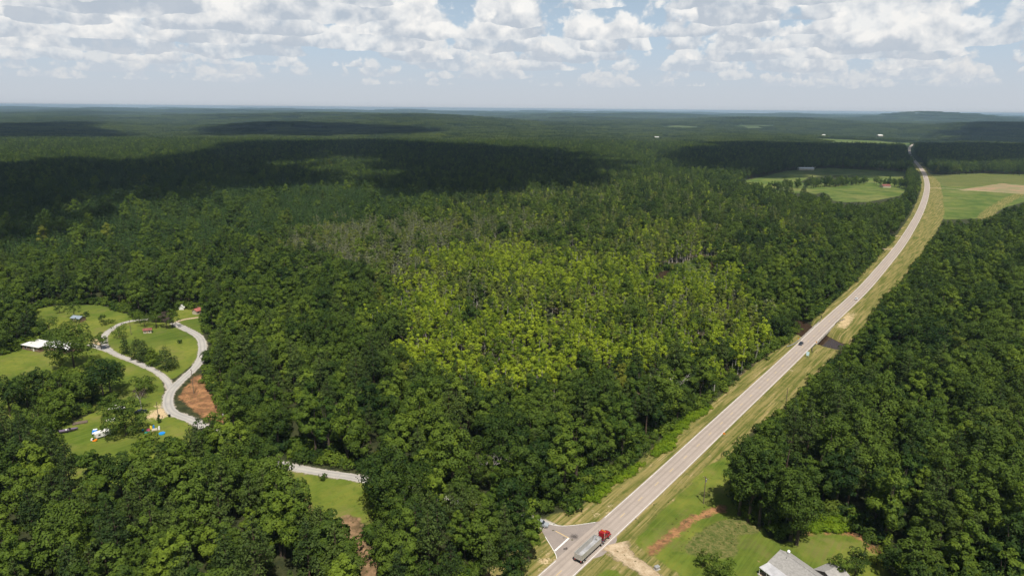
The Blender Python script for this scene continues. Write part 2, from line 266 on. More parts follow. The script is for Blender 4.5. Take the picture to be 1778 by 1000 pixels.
 'creek': [(176.9,424.0),(179.4,411.6),(178.5,394.1),(180.5,388.6),(182.4,375.4),(184.6,369.2),(187.8,365.6),(192.5,365.2),(197.5,362.2),(201.4,354.1),(206.0,340.9)],
 'pond_a': [(112.2,523.0),(119.5,538.7),(127.8,547.1),(135.7,547.4),(129.0,535.9),(116.6,515.7)],
 'pond_b': [(168.5,574.4),(177.5,587.6),(169.1,554.6),(163.0,546.1)],
 'pond_c': [(142.2,483.6),(149.2,487.8),(148.4,476.2),(144.1,478.6)],
 'sign_orange': (85.7,250.5),
 'pole_a': (64.7,202.7),
 'pole_creek': (176.0,344.4),
 'pole_bank': (-144.9,289.0),
 'pole_green': (-145.6,258.8),
 'meter_pole': (-120.1,261.0),
 'pole_loop': (-217.8,370.8),
 'pole_verge': (123.2,282.9),
 'car_black': (163.2,363.4),
 'car_white': (240.5,459.2),
 'car_far': (834.1,1396.5),
 'pickup_junction': (9.6,189.3),
 'sign_blue': (158.3,344.0),
 'marker_l': (164.1,370.9),
 'marker_r': (172.0,365.1),
 'utility_box': (42.2,168.7),
 'route_sign': (22.7,197.4),
 'boat': (-177.5,250.2),
 'lumber': (-177.7,257.9),
 'white_truck': (-171.0,271.6),
 'white_boat': (-168.8,270.5),
 'tarp_trailer': (-166.3,249.1),
 'camper': (-161.6,246.5),
 'black_car': (-158.1,268.4),
 'white_pile': (-166.6,260.7),
 'orange_mower': (-162.6,242.5),
 'toy_pile': (-144.5,252.2),
 'blue_pool': (-139.5,249.0),
 'bin': (-144.1,264.6),
 'post': (-146.6,263.5),
 'lt_big': (-218.5,319.5),
 'lt_round': (-220.9,346.9),
 'lt_cedar_a': (-203.9,339.8),
 'lt_c1': (-193.4,332.4),
 'lt_c2': (-187.9,328.7),
 'lt_c3': (-181.1,324.0),
 'lt_c4': (-171.7,318.3),
 'lt_l1': (-222.1,366.1),
 'lt_l2': (-248.5,394.5),
 'lt_l3': (-285.0,411.5),
 'lt_l4': (-270.3,402.7),
 'lt_p1': (-217.4,385.3),
 'lt_p2': (-210.0,383.8),
 'lt_dead': (-202.9,382.4),
 'lt_p3': (-200.5,384.1),
 'lt_mid': (-179.8,278.8),
 'lt_mid2': (-183.6,290.1),
 'lt_f1': (-168.7,290.5),
 'lt_greydead': (-159.9,272.0),
 'lt_big2': (-153.2,247.9),
 'lt_w1': (-193.0,267.8),
 'lt_w2': (-188.6,271.4),
 'lt_w3': (-201.8,271.1),
 'lt_w4': (-209.6,272.7),
 'lt_w5': (-185.9,273.2),
 'lt_w6': (-210.9,264.1),
 'lt_w7': (-184.9,256.5),
 'lt_b1': (-183.5,356.9),
 'shed_red': (-210.3,374.8),
 'gable_white': (-212.9,422.6),
 'red_house': (-198.8,413.1),
 'shed_blue': (-263.4,395.8),
 'lt_s1': (-264.1,404.7),
 'lt_s2': (-241.4,391.3),
 'lt_s3': (-243.5,387.8),
 'lt_h1': (-269.3,340.8),
 'lt_h2': (-281.3,360.0),
 'lt_bush1': (-243.2,334.9),
 'lt_n1': (-279.3,383.5),
 'lt_n2': (-267.0,374.1),
 'lt_n3': (-224.0,391.8),
 'lt_n4': (-202.7,309.6),
 'lt_n5': (-223.8,317.0),
 'rt_a': (55.7,169.9),
 'rt_b': (59.7,165.8),
 'vine_pole': (102.7,171.7),
 'rt_c': (92.9,165.5),
 'rt_d': (97.7,166.3),
 'rt_e': (106.4,171.4),
 'rt_f': (108.3,168.4),
 'tall_pine': (85.5,193.0),
 'dead_big': (72.6,273.2),
 'dead_mid': (-7.0,212.2),
 'oak_road': (-36.2,193.9),
 'road_bush': (-65.9,215.7),
 'barn_a': (652.7,1541.9),
 'barn_b': (692.4,1614.8),
 'barn_red': (648.2,1195.9),
 'barn_far': (1980.3,3783.2),
 'house_far': (1665.3,3757.1),
 'house_right': (1449.7,2062.3),
 'barn_mid': (669.9,3267.5),
 'water_tower': (4521.1,6366.8),
 'mast': (-1879.0,12705.3),
 'front_left': [(-112.5,224.3),(-109.0,227.2),(-102.5,223.1),(-96.1,218.2),(-90.1,213.1),(-84.2,207.8),(-78.8,201.2),(-75.2,194.9),(-70.9,184.9),(-66.2,181.7),(-62.9,179.2),(-57.5,167.4),(-54.2,168.0),(-52.7,166.9),(-49.2,162.6),(-46.5,158.0),(-42.7,149.8),(-40.4,144.3),(-110.4,214.4),(-112.3,206.1),(-113.6,199.0),(-120.0,198.9),(-93.8,205.2),(-83.6,195.8),(-75.9,187.1),(-87.6,192.1),(-66.8,173.0),(-128.4,200.6),(-132.5,194.9),(-148.8,206.2),(-154.3,200.2),(-167.3,207.9)],
 'front_mid': [(-44.0,199.0),(-41.8,205.1),(-36.0,168.2),(-31.7,160.3),(-31.5,168.2),(-30.2,175.4),(-29.2,186.4),(-24.2,181.6),(-18.7,187.5),(-14.5,178.7),(-11.5,185.0),(-6.2,181.9),(-1.7,174.4),(2.4,179.6),(5.7,171.6),(-0.9,168.7),(-7.4,170.0),(3.1,163.4),(-29.1,151.8),(-26.9,154.2),(-5.4,159.4),(0.8,157.0)],
 'right_cluster': [(74.5,196.3),(76.4,192.5),(79.0,190.4),(81.6,188.6),(78.2,200.7),(81.8,197.4),(85.4,194.2),(82.3,204.2)],
 'right_big': [(87.0,180.7),(85.9,182.7)],
 'far_belt': [(449.7,1164.2),(479.6,1183.4),(590.1,1213.4),(571.1,1252.5),(446.7,1156.6),(535.0,1231.7),(539.8,1222.2),(453.9,1149.5),(595.8,1250.7),(447.0,1146.3),(509.1,1188.9),(539.6,1210.6),(544.8,1254.9),(549.7,1204.7),(593.5,1245.5),(643.8,1264.1),(484.2,1170.9),(557.6,1197.7),(570.4,1212.1),(491.6,1185.5),(426.8,1144.8),(647.2,1266.8),(484.7,1167.5),(495.6,1184.4),(649.6,1297.0),(549.7,1202.3),(530.3,1204.9),(600.7,1241.5),(442.1,1171.9),(569.7,1203.3),(508.2,1190.0),(451.5,1163.7),(561.1,1195.6),(624.9,1237.2),(470.9,1167.9),(552.3,1192.2),(493.2,1182.8),(586.8,1223.7),(580.5,1222.7),(466.2,1156.5),(601.3,1221.7),(581.9,1246.4),(566.0,1202.7),(620.0,1267.9),(534.8,1231.4),(581.2,1206.3),(612.0,1226.0),(443.4,1146.1),(604.4,1225.1),(505.9,1178.6),(531.5,1205.2),(474.0,1205.5),(583.5,1236.2),(498.7,1200.4),(607.4,1227.0),(490.6,1191.0),(544.0,1199.4),(506.4,1182.7),(549.2,1193.3),(466.6,1167.1),(471.3,1180.5),(577.6,1206.5),(604.3,1261.6),(552.3,1217.1),(620.0,1232.0),(467.9,1156.0),(610.8,1236.1),(481.2,1213.6),(642.7,1261.6),(559.0,1210.3),(570.2,1245.5),(633.0,1238.9),(596.8,1233.2),(603.4,1242.3),(443.8,1163.7),(500.5,1173.7),(444.1,1150.4),(468.5,1170.0),(469.1,1158.6),(615.4,1244.0),(450.4,1145.6),(484.5,1166.8),(549.7,1238.4),(621.6,1258.5),(655.4,1287.6),(576.9,1216.3),(482.9,1197.2),(558.1,1241.3),(404.7,1128.0),(378.3,1149.4),(396.4,1108.0),(387.9,1129.2),(391.5,1106.8),(414.7,1162.4),(400.0,1119.9),(389.3,1110.0),(399.0,1133.8),(382.0,1137.3),(389.3,1114.2),(372.5,1119.6),(399.8,1147.4),(394.1,1122.1),(407.9,1127.5),(385.0,1116.4),(663.1,1261.1),(682.4,1247.8),(649.5,1216.3),(678.0,1219.5),(675.9,1249.1),(652.2,1204.8),(675.8,1200.2),(656.7,1212.3),(661.1,1224.8),(659.2,1221.2),(658.7,1207.7),(655.6,1239.1),(660.2,1204.4),(683.7,1213.4),(683.8,1247.1),(666.1,1197.2)],
 'far_row': [(920.7,1489.3),(926.6,1477.9),(937.0,1471.0),(947.3,1464.2),(962.8,1465.7),(997.6,1496.9),(1025.3,1507.8),(1033.4,1500.5),(1052.3,1506.4),(1075.5,1521.1),(1061.3,1463.6),(1063.2,1448.6),(1072.7,1442.0)],
 'tree_yellow': [(120.3,237.9),(122.6,236.0)],
 'house_ridge': [(77.8,170.7),(83.3,160.1)],
 'house_eave': [(74.0,169.7),(76.1,161.9)],
 'porch_edge': [(70.4,169.3),(73.0,161.8)],
 'house_right_eave': [(82.1,172.1),(84.5,165.8)],
 'wing': [(85.8,164.9),(86.9,160.7)],
 'lhouse': [(-263.5,344.8),(-251.0,340.2),(-245.7,348.9),(-259.4,356.9)],
}

def resample(pts, step, smooth=0):
    p = np.array(pts, float); P = np.vstack([2*p[0]-p[1], p, 2*p[-1]-p[-2]]); o = []
    for i in range(1, len(P)-2):
        a, b, c, d = P[i-1], P[i], P[i+1], P[i+2]; n = max(2, int(np.linalg.norm(c-b)/step*1.5)); t = np.linspace(0, 1, n, endpoint=False)[:, None]
        o.append(0.5*((2*b)+(-a+c)*t+(2*a-5*b+4*c-d)*t**2+(-a+3*b-3*c+d)*t**3))
    q = np.vstack(o+[p[-1:]]); s = np.r_[0, np.cumsum(np.linalg.norm(np.diff(q, axis=0), axis=1))]
    k = np.arange(0, s[-1], step); q = np.c_[np.interp(k, s, q[:, 0]), np.interp(k, s, q[:, 1])]
    for _ in range(smooth):
        r = q.copy(); r[1:-1] = (q[:-2]+2*q[1:-1]+q[2:])/4; q = r
    return q
def normals2(q):
    t = np.gradient(q, axis=0); t /= np.linalg.norm(t, axis=1)[:, None]; return t, np.c_[t[:, 1], -t[:, 0]]
h0 = np.array(L['highway'][:2]); hdir = h0[1]-h0[0]
HW = resample([tuple(h0[0]-hdir*8)]+L['highway'], 4.0, 60)
HWt, HWn = normals2(HW); HWs = np.r_[0, np.cumsum(np.linalg.norm(np.diff(HW, axis=0), axis=1))]
CR = resample(L['county_road'], 1.5, 12); BR = resample(L['branch_road'], 1.5, 8); LR = resample(L['loop_road'], 1.5, 8)
DD = resample(L['dirt_drive'], 1.5, 4); GD = resample(L['gravel_drive'], 1.0, 6); FG = resample(L['far_gravel'], 4.0, 4)
FA = resample(L['far_drive_a'], 3.0); FB = resample(L['drive_b'], 2.0); FC = resample(L['drive_c'], 2.0)
CK = resample(L['creek'], 3.0, 6)
def dist_line(P, Q, chunk=4000):
    o = np.empty(len(P))
    for i in range(0, len(P), chunk):
        d = P[i:i+chunk, None, :]-Q[None]; o[i:i+chunk] = np.sqrt((d**2).sum(2).min(1))
    return o
def inside(P, poly):
    q = np.array(poly, float); r = np.zeros(len(P), bool)
    bb = (P[:, 0] >= q[:, 0].min()) & (P[:, 0] <= q[:, 0].max()) & (P[:, 1] >= q[:, 1].min()) & (P[:, 1] <= q[:, 1].max())
    if not bb.any(): return r
    x = P[bb, 0]; y = P[bb, 1]; c = np.zeros(len(x), bool); j = len(q)-1
    for i in range(len(q)):
        xi, yi = q[i]; xj, yj = q[j]
        if yi != yj: c ^= ((yi > y) != (yj > y)) & (x < (xj-xi)*(y-yi)/(yj-yi)+xi)
        j = i
    r[bb] = c; return r
# raster of the plan, 2 m cells near, used for ground cover and for where trees may stand
RX0, RX1, RY0, RY1, RS = -760.0, 1500.0, 60.0, 1900.0, 2.0
gx = np.arange(RX0, RX1, RS); gy = np.arange(RY0, RY1, RS); NXr, NYr = len(gx), len(gy)
GX, GY = np.meshgrid(gx+RS/2, gy+RS/2); GP = np.c_[GX.ravel(), GY.ravel()]
def rast(*names):
    r = np.zeros(len(GP), bool)
    for n in names: r |= inside(GP, L[n])
    return r.reshape(NYr, NXr)
def near_line(Q, wd):
    r = np.zeros((NYr, NXr), bool); k = int(wd/RS)+2
    for x, y in Q:
        i = int((x-RX0)/RS); j = int((y-RY0)/RS)
        if -k < i < NXr+k and -k < j < NYr+k:
            a, b, c, d = max(0, i-k), min(NXr, i+k+1), max(0, j-k), min(NYr, j+k+1)
            if a < b and c < d: r[c:d, a:b] |= (GX[c:d, a:b]-x)**2+(GY[c:d, a:b]-y)**2 < wd*wd
    return r
def blur(a, n=1):
    a = a.astype(np.float32)
    for _ in range(n):
        p = np.pad(a, 1, mode='edge'); a = (p[:-2, 1:-1]+2*p[1:-1, 1:-1]+p[2:, 1:-1])/4
        p = np.pad(a, 1, mode='edge'); a = (p[1:-1, :-2]+2*p[1:-1, 1:-1]+p[1:-1, 2:])/4
    return a
def look(a, P):
    x = np.clip((P[:, 0]-RX0)/RS-0.5, 0, NXr-1.001); y = np.clip((P[:, 1]-RY0)/RS-0.5, 0, NYr-1.001)
    i = x.astype(int); j = y.astype(int); fx = x-i; fy = y-j
    o = a[j, i]*(1-fx)*(1-fy)+a[j, i+1]*fx*(1-fy)+a[j+1, i]*(1-fx)*fy+a[j+1, i+1]*fx*fy
    o = np.where((P[:, 0] < RX0) | (P[:, 0] > RX1) | (P[:, 1] < RY0) | (P[:, 1] > RY1), 0, o); return o
R_lawn = rast('lawn_a', 'lawn_b', 'lawn_c', 'lawn_d', 'lawn_e', 'lawn_f', 'lawn_g', 'lawn_h')
R_fill = rast('field_fill')
R_verge = near_line(GD[GD[:, 1] > 90], 6.5) | rast('verge_right', 'verge_left') | near_line(HW[HW[:, 1] < 1950], 9.0)
R_field = rast('field_a', 'field_b', 'field_c')
R_gully = near_line(resample(L['gully_line'], 1.5), 1.45)
R_red = rast('red_bank') | R_gully | near_line(resample(L['clay_line'], 1.5), 1.7)
R_trail = rast('trail', 'trail_b')
R_sand = rast('sand_a', 'sand_b', 'sand_c', 'sand_d', 'sand_e', 'sand_f', 'sand_g', 'sand_i')
def off_line(o, lo, hi):
    k = (HW[:, 1] > lo) & (HW[:, 1] < hi); return HW[k]+HWn[k]*o
R_line = 0.42*blur(near_line(off_line(-9.5, 175, 560), 1.7), 1)+0.40*blur(near_line(off_line(6.6, 185, 700), 1.4), 1)+0.34*blur(near_line(off_line(15.5, 260, 520), 1.8), 1)
R_bare = rast('sand_h')
R_tall = rast('tall_grass'); R_dull = rast('field_dull'); R_path = near_line(resample(L['field_path'], 6.0), 11.0)
R_bush = rast('bush_a', 'bush_b', 'bush_c', 'bush_d', 'bush_e')
R_swamp = rast('swamp'); R_grey = rast('greyswamp'); R_mixed = rast('mixedswamp') & ~R_swamp; R_marsh = rast('marsh')
R_pine = rast('pine_plant')
R_pond = rast('pond_a', 'pond_b', 'pond_c')
R_creek = near_line(CK, 7.0)
CRv = [CR[(dist_line(CR, resample(L['county_road'][a:b], 1.5)) < 2.0)] for a, b in ((6, 10), (11, 21), (23, 28))]
R_roadvis = near_line(BR, 4.0) | near_line(LR, 4.0) | near_line(DD, 3.0) | near_line(FG, 5.0) | near_line(FB, 4) | near_line(FC, 4)
for q in CRv: R_roadvis |= near_line(q, 4.5)
R_open = R_lawn | R_verge | R_field | R_red | R_trail | R_sand | R_bare | R_tall | R_bush | R_roadvis | R_pond
R_gdrive = near_line(GD, 5.0); R_open |= R_gdrive
R_nostand = R_open | near_line(CR, 4.0) | R_creek
R_swfront = rast('swamp_front')
# open ground runs on under the sight line of the trees that fringe each clearing
_s = CAM_H/(CAM_H-13.0)
for _k in (1.05, 1.0+0.5*(_s-1), _s): R_lawn = R_lawn | ((look(rast('lawn_a', 'lawn_b', 'lawn_c', 'lawn_d', 'lawn_e', 'lawn_f').astype(np.float32), GP*_k) > 0.5).reshape(NYr, NXr) & ~R_nostand)
# waves used for rolling ground far away
_rg = np.random.default_rng(5)
_wv = [(lam, a, _rg.uniform(0, 6.28), _rg.uniform(0, 6.28)) for lam, a in ((900, 5), (1300, 7), (1900, 9), (2600, 9), (3700, 10), (5200, 10), (7600, 10))]
HILLS = [(-2300.0, 7600.0, 900.0, 350.0, 38.0), (600.0, 8600.0, 1200.0, 350.0, 34.0), (2700.0, 7200.0, 900.0, 300.0, 30.0), (-4800.0, 9800.0, 1500.0, 450.0, 44.0), (3400.0, 5200.0, 700.0, 260.0, 14.0), (-900.0, 6100.0, 900.0, 240.0, 16.0), (1200.0, 11500.0, 1800.0, 450.0, 46.0), (-6800.0, 22000.0, 3500.0, 800.0, 44.0), (9500.0, 24000.0, 4200.0, 900.0, 48.0), (900.0, 23000.0, 2600.0, 700.0, 36.0), (-3150.0, 14400.0, 500.0, 400.0, 62.0), (6300.0, 10900.0, 620.0, 600.0, 116.0), (7300.0, 11500.0, 900.0, 600.0, 100.0), (-1500.0, 4300.0, 500.0, 260.0, 34.0), (-400.0, 4450.0, 300.0, 200.0, 10.0),
         (1500.0, 16500.0, 900.0, 600.0, 34.0), (-9000.0, 15500.0, 1800.0, 700.0, 24.0), (3900.0, 17500.0, 1500.0, 700.0, 38.0)]
def ground_z(P):
    x, y = P[:, 0], P[:, 1]; r = np.hypot(x, y)
    f = np.clip((r-2300)/2500, 0, 1); f = f*f*(3-2*f)
    z = np.zeros(len(P))
    for lam, a, th, ph in _wv:
        z += a*np.sin(6.283*(x*math.cos(th)*0.6+y*math.sin(th))/lam+ph+0.7*np.sin(x/lam*2.1+ph))
    z = z*f*1.3 - 12*f
    for hx, hy, wx, wy, hh in HILLS: z += hh*np.exp(-((x-hx)/wx)**2-((y-hy)/wy)**2)
    return z
def dips(P):
    n = (P[:, 0] > RX0) & (P[:, 0] < RX1) & (P[:, 1] > RY0) & (P[:, 1] < RY1)
    z = np.zeros(len(P)); Q = P[n]
    c = (Q[:, 0] > 120) & (Q[:, 0] < 260) & (Q[:, 1] > 320) & (Q[:, 1] < 470)
    zq = np.zeros(len(Q)); d = dist_line(Q[c], CK); t = np.clip((d-5)/9, 0, 1); zq[c] = -4.2*(1-t*t*(3-2*t))
    zq -= 1.0*look(B_pond, Q)+0.45*look(B_gully, Q)
    z[n] = zq; return z
B_pond = blur(R_pond, 1); B_gully = blur(R_gully, 1)
# ------------------------------------------------------------------ ground
def ground_material():
    m = bpy.data.materials.new('ground'); m.use_nodes = True; t = NT(m.node_tree); b = t.n['Principled BSDF']
    b.inputs['Roughness'].default_value = 0.95; b.inputs['Specular IOR Level'].default_value = 0.1
    P = t.new('ShaderNodeNewGeometry').outputs['Position']
    sp = t.new('ShaderNodeSeparateXYZ'); t.l.new(P, sp.inputs[0])
    al = t.m('ADD', t.m('MULTIPLY', sp.outputs[0], 0.611), t.m('MULTIPLY', sp.outputs[1], 0.792))
    ac = t.m('SUBTRACT', t.m('MULTIPLY', sp.outputs[0], 0.792), t.m('MULTIPLY', sp.outputs[1], 0.611))
    S = t.xyz(t.m('MULTIPLY', al, 0.035), t.m('MULTIPLY', ac, 0.75), 0.0)
    streak = t.noise(S, 1.0, 5.0, 0.62, 0.4)
    n1 = t.noise(P, 0.05, 5.0, 0.6); n2 = t.noise(P, 0.35, 5.0, 0.65); n3 = t.noise(P, 1.7, 4.0, 0.7); n4 = t.noise(P, 0.012, 4.0, 0.55)
    def at(n): 
        a = t.new('ShaderNodeAttribute', attribute_type='GEOMETRY', attribute_name=n); return a.outputs['Fac']
    def edge(n, k=0.55, lo=0.38, hi=0.60):
        return t.ramp(t.m('ADD', at(n), t.m('MULTIPLY', t.m('SUBTRACT', t.m('ADD', t.m('MULTIPLY', n2, 0.6), t.m('MULTIPLY', n3, 0.4)), 0.5), k*1.6)), lo, hi)
    c = t.mix(t.ramp(n2, 0.35, 0.65), (0.024, 0.030, 0.012), (0.048, 0.052, 0.020))            # litter and low growth under the trees
    far_g = t.mix(t.ramp(n1, 0.35, 0.65), (0.022, 0.040, 0.013), (0.045, 0.068, 0.02))
    dist = t.vm('LENGTH', P); c = t.mix(t.ramp(dist, 1900, 2600), c, far_g)
    sw = t.mix(t.ramp(n2, 0.35, 0.68), (0.030, 0.026, 0.016), (0.085, 0.072, 0.036)); c = t.mix(edge('swamp'), c, sw)
    ma = t.mix(t.ramp(n1, 0.4, 0.6), (0.045, 0.070, 0.016), (0.085, 0.100, 0.028)); c = t.mix(edge('marsh'), c, ma)
    fi = t.mix(t.ramp(t.noise(P, 0.03, 6.0, 0.65), 0.35, 0.65), (0.062, 0.105, 0.018), (0.130, 0.158, 0.036)); fi = t.mix(t.m('MULTIPLY', t.ramp(n4, 0.48, 0.66), 0.7), fi, (0.17, 0.17, 0.055)); fi = t.mix(t.m('MULTIPLY', t.ramp(t.noise(P, 0.045, 7.0, 0.7), 0.50, 0.62), 0.7), fi, (0.040, 0.075, 0.014)); c = t.mix(edge('field', 0.2), c, fi)
    la = t.mix(t.ramp(n1, 0.32, 0.66), (0.074, 0.112, 0.012), (0.172, 0.182, 0.030)); la = t.mix(t.m('MULTIPLY', t.ramp(n2, 0.45, 0.75), 0.55), la, (0.032, 0.072, 0.010))
    la = t.mix(t.m('MULTIPLY', t.ramp(t.noise(P, 0.07, 6.0, 0.66), 0.50, 0.66), 0.70), la, (0.175, 0.155, 0.050)); la = t.mix(t.m('MULTIPLY', t.ramp(t.noise(P, 0.022, 5.0, 0.6), 0.46, 0.62), 0.55), la, (0.048, 0.078, 0.012))
    mow = t.noise(t.xyz(t.m('MULTIPLY', al, 0.05), t.m('MULTIPLY', ac, 1.1), 5.0), 1.0, 4.0, 0.65, 0.6); la = t.mix(t.m('MULTIPLY', t.ramp(mow, 0.42, 0.62), 0.55), la, (0.120, 0.165, 0.024))
    la = t.mix(t.ramp(t.noise(P, 0.16, 4.0, 0.6, 0.5), 0.70, 0.76), la, (0.34, 0.22, 0.11)); c = t.mix(edge('lawn', 0.35), c, la)
    ve = t.mix(t.ramp(streak, 0.36, 0.62), (0.092, 0.105, 0.019), (0.245, 0.200, 0.072)); ve = t.mix(t.m('MULTIPLY', t.ramp(n2, 0.45, 0.7), 0.55), ve, (0.050, 0.078, 0.014))
    ve = t.mix(t.ramp(t.m('ADD', t.m('MULTIPLY', streak, 0.6), t.m('MULTIPLY', n2, 0.4)), 0.555, 0.63), ve, (0.34, 0.255, 0.125)); c = t.mix(edge('verge', 0.35), c, ve)
    tg = t.mix(t.ramp(t.noise(P, 0.6, 5.0, 0.7, 1.2), 0.35, 0.65), (0.060, 0.085, 0.016), (0.160, 0.145, 0.050)); c = t.mix(edge('tall'), c, tg)
    bu = t.mix(t.ramp(n3, 0.35, 0.65), (0.05, 0.095, 0.012), (0.085, 0.14, 0.014)); c = t.mix(edge('bush'), c, bu)
    br = t.mix(t.ramp(n2, 0.35, 0.65), (0.11, 0.075, 0.038), (0.27, 0.17, 0.095)); c = t.mix(edge('trail', 0.8), c, br)
    re = t.mix(t.ramp(t.noise(P, 0.22, 6.0, 0.7), 0.42, 0.62), (0.175, 0.088, 0.043), (0.345, 0.175, 0.080)); re = t.mix(t.ramp(t.noise(P, 0.13, 4.0, 0.6), 0.62, 0.68), re, (0.48, 0.20, 0.08)); re = t.mix(t.m('MULTIPLY', t.ramp(t.m('ADD', t.m('MULTIPLY', n3, 0.5), t.m('MULTIPLY', n2, 0.5)), 0.53, 0.62), 0.75), re, (0.06, 0.065, 0.02)); c = t.mix(edge('red', 0.9, 0.30, 0.55), c, re)
    ba = t.mix(t.ramp(t.noise(P, 0.02, 6.0, 0.7), 0.4, 0.62), (0.20, 0.19, 0.09), (0.33, 0.21, 0.13)); c = t.mix(edge('bare', 0.3), c, ba)
    sa = t.mix(t.ramp(n3, 0.3, 0.7), (0.36, 0.25, 0.125), (0.60, 0.47, 0.29)); c = t.mix(edge('sand', 1.25, 0.36, 0.66), c, sa)
    mu = t.mix(t.ramp(n2, 0.4, 0.6), (0.10, 0.062, 0.038), (0.16, 0.105, 0.06)); c = t.mix(t.ramp(sp.outputs[2], -0.5, -1.6), c, mu) if False else c
    t.put(b.inputs['Base Color'], c)
    bp = t.new('ShaderNodeBump'); t.put(bp.inputs['Height'], t.m('ADD', t.m('MULTIPLY', n3, 0.35), n2)); bp.inputs['Strength'].default_value = 0.55; bp.inputs['Distance'].default_value = 0.5
    t.l.new(bp.outputs[0], b.inputs['Normal'])
    return m
M_ground = ground_material()
def axis(lo, hi, fine_lo, fine_hi, segs, growth):
    a = [fine_lo]
    while a[-1] < fine_hi:
        st = [s for lim, s in segs if a[-1] < lim][0]; a.append(a[-1]+st)
    st = segs[-1][1]
    while a[-1] < hi: st = min(st*growth, 420); a.append(a[-1]+st)
    l = []; x = fine_lo; st = segs[0][1]
    while x > lo: st = min(st*growth, 420); x -= st; l.append(x)
    return np.array(l[::-1]+a)
AX = axis(-29000, 29000, -330, 860, [(300, 2.4), (480, 3.2), (860, 5.0)], 1.10)
AY = axis(-900, 31000, 100, 1300, [(480, 2.4), (760, 4.0), (1300, 7.0)], 1.06)
nx, ny = len(AX), len(AY)
VX, VY = np.meshgrid(AX, AY); VP = np.c_[VX.ravel(), VY.ravel()]
VZ = ground_z(VP)+dips(VP)
attrs = {k: look(blur(v, 4 if k == 'sand' else 1), VP).astype(np.float32) for k, v in dict(lawn=R_lawn, verge=R_verge, field=R_field | R_fill, red=R_red, trail=R_trail, sand=R_sand, bare=R_bare, tall=R_tall, bush=R_bush, swamp=R_swamp | R_grey, marsh=R_marsh).items()}
attrs['sand'] = np.maximum(attrs['sand'], look(R_line, VP).astype(np.float32))
attrs['tall'] = np.maximum(attrs['tall'], 0.52*look(blur(R_dull, 2), VP).astype(np.float32)); attrs['verge'] = np.maximum(attrs['verge'], 0.55*look(blur(R_path, 2), VP).astype(np.float32))
fd = inside(VP, L['field_d']).astype(np.float32); attrs['field'] = np.maximum(attrs['field'], fd)
idx = np.arange(nx*ny).reshape(ny, nx)
Q = np.stack([idx[:-1, :-1], idx[:-1, 1:], idx[1:, 1:], idx[1:, :-1]], -1).reshape(-1, 4)
fa = {k: v[Q].mean(1) for k, v in attrs.items()}
cls = np.zeros(len(Q), int)
cls[(fa['field'] > .5)] = 3; cls[fa['lawn'] > .5] = 1; cls[(fa['tall'] > .5) & (fa['field'] < .5)] = 1; cls[(fa['verge'] > .5) & (fa['field'] < .5)] = 2; cls[fa['red'] > .5] = 4; cls[fa['trail'] > .5] = 5
def submesh(name, faces):
    u, inv = np.unique(faces, return_inverse=True); inv = inv.reshape(-1, 4)
    me = bpy.data.meshes.new(name); me.vertices.add(len(u)); me.loops.add(len(inv)*4); me.polygons.add(len(inv))
    co = np.c_[VP[u], VZ[u]].astype(np.float32); me.vertices.foreach_set('co', co.ravel())
    me.loops.foreach_set('vertex_index', inv.ravel().astype(np.int32)); me.polygons.foreach_set('loop_start', np.arange(0, len(inv)*4, 4, dtype=np.int32))
    me.update(calc_edges=True); me.materials.append(M_ground); me.shade_smooth()
    for k, v in attrs.items(): me.attributes.new(k, 'FLOAT', 'POINT').data.foreach_set('value', v[u])
    return link(name, me)
for k, nm, lb in ((0, 'ground', 'dark wooded ground running out to the horizon'), (1, 'lawn', 'mown green lawns round the houses'), (2, 'grass_verge', 'streaky dry grass verge along both sides of the highway'),
              (3, 'field', 'bright green open fields in gaps of the far woods'), (4, 'dirt_bank', 'bare red brown dirt bank and gully'), (5, 'dirt_path', 'bare brown dirt path cut through the woods')):
    f = Q[cls == k]
    if len(f): tag(submesh(nm, f), lb, nm.replace('_', ' '), kind='structure')
del Q, fa
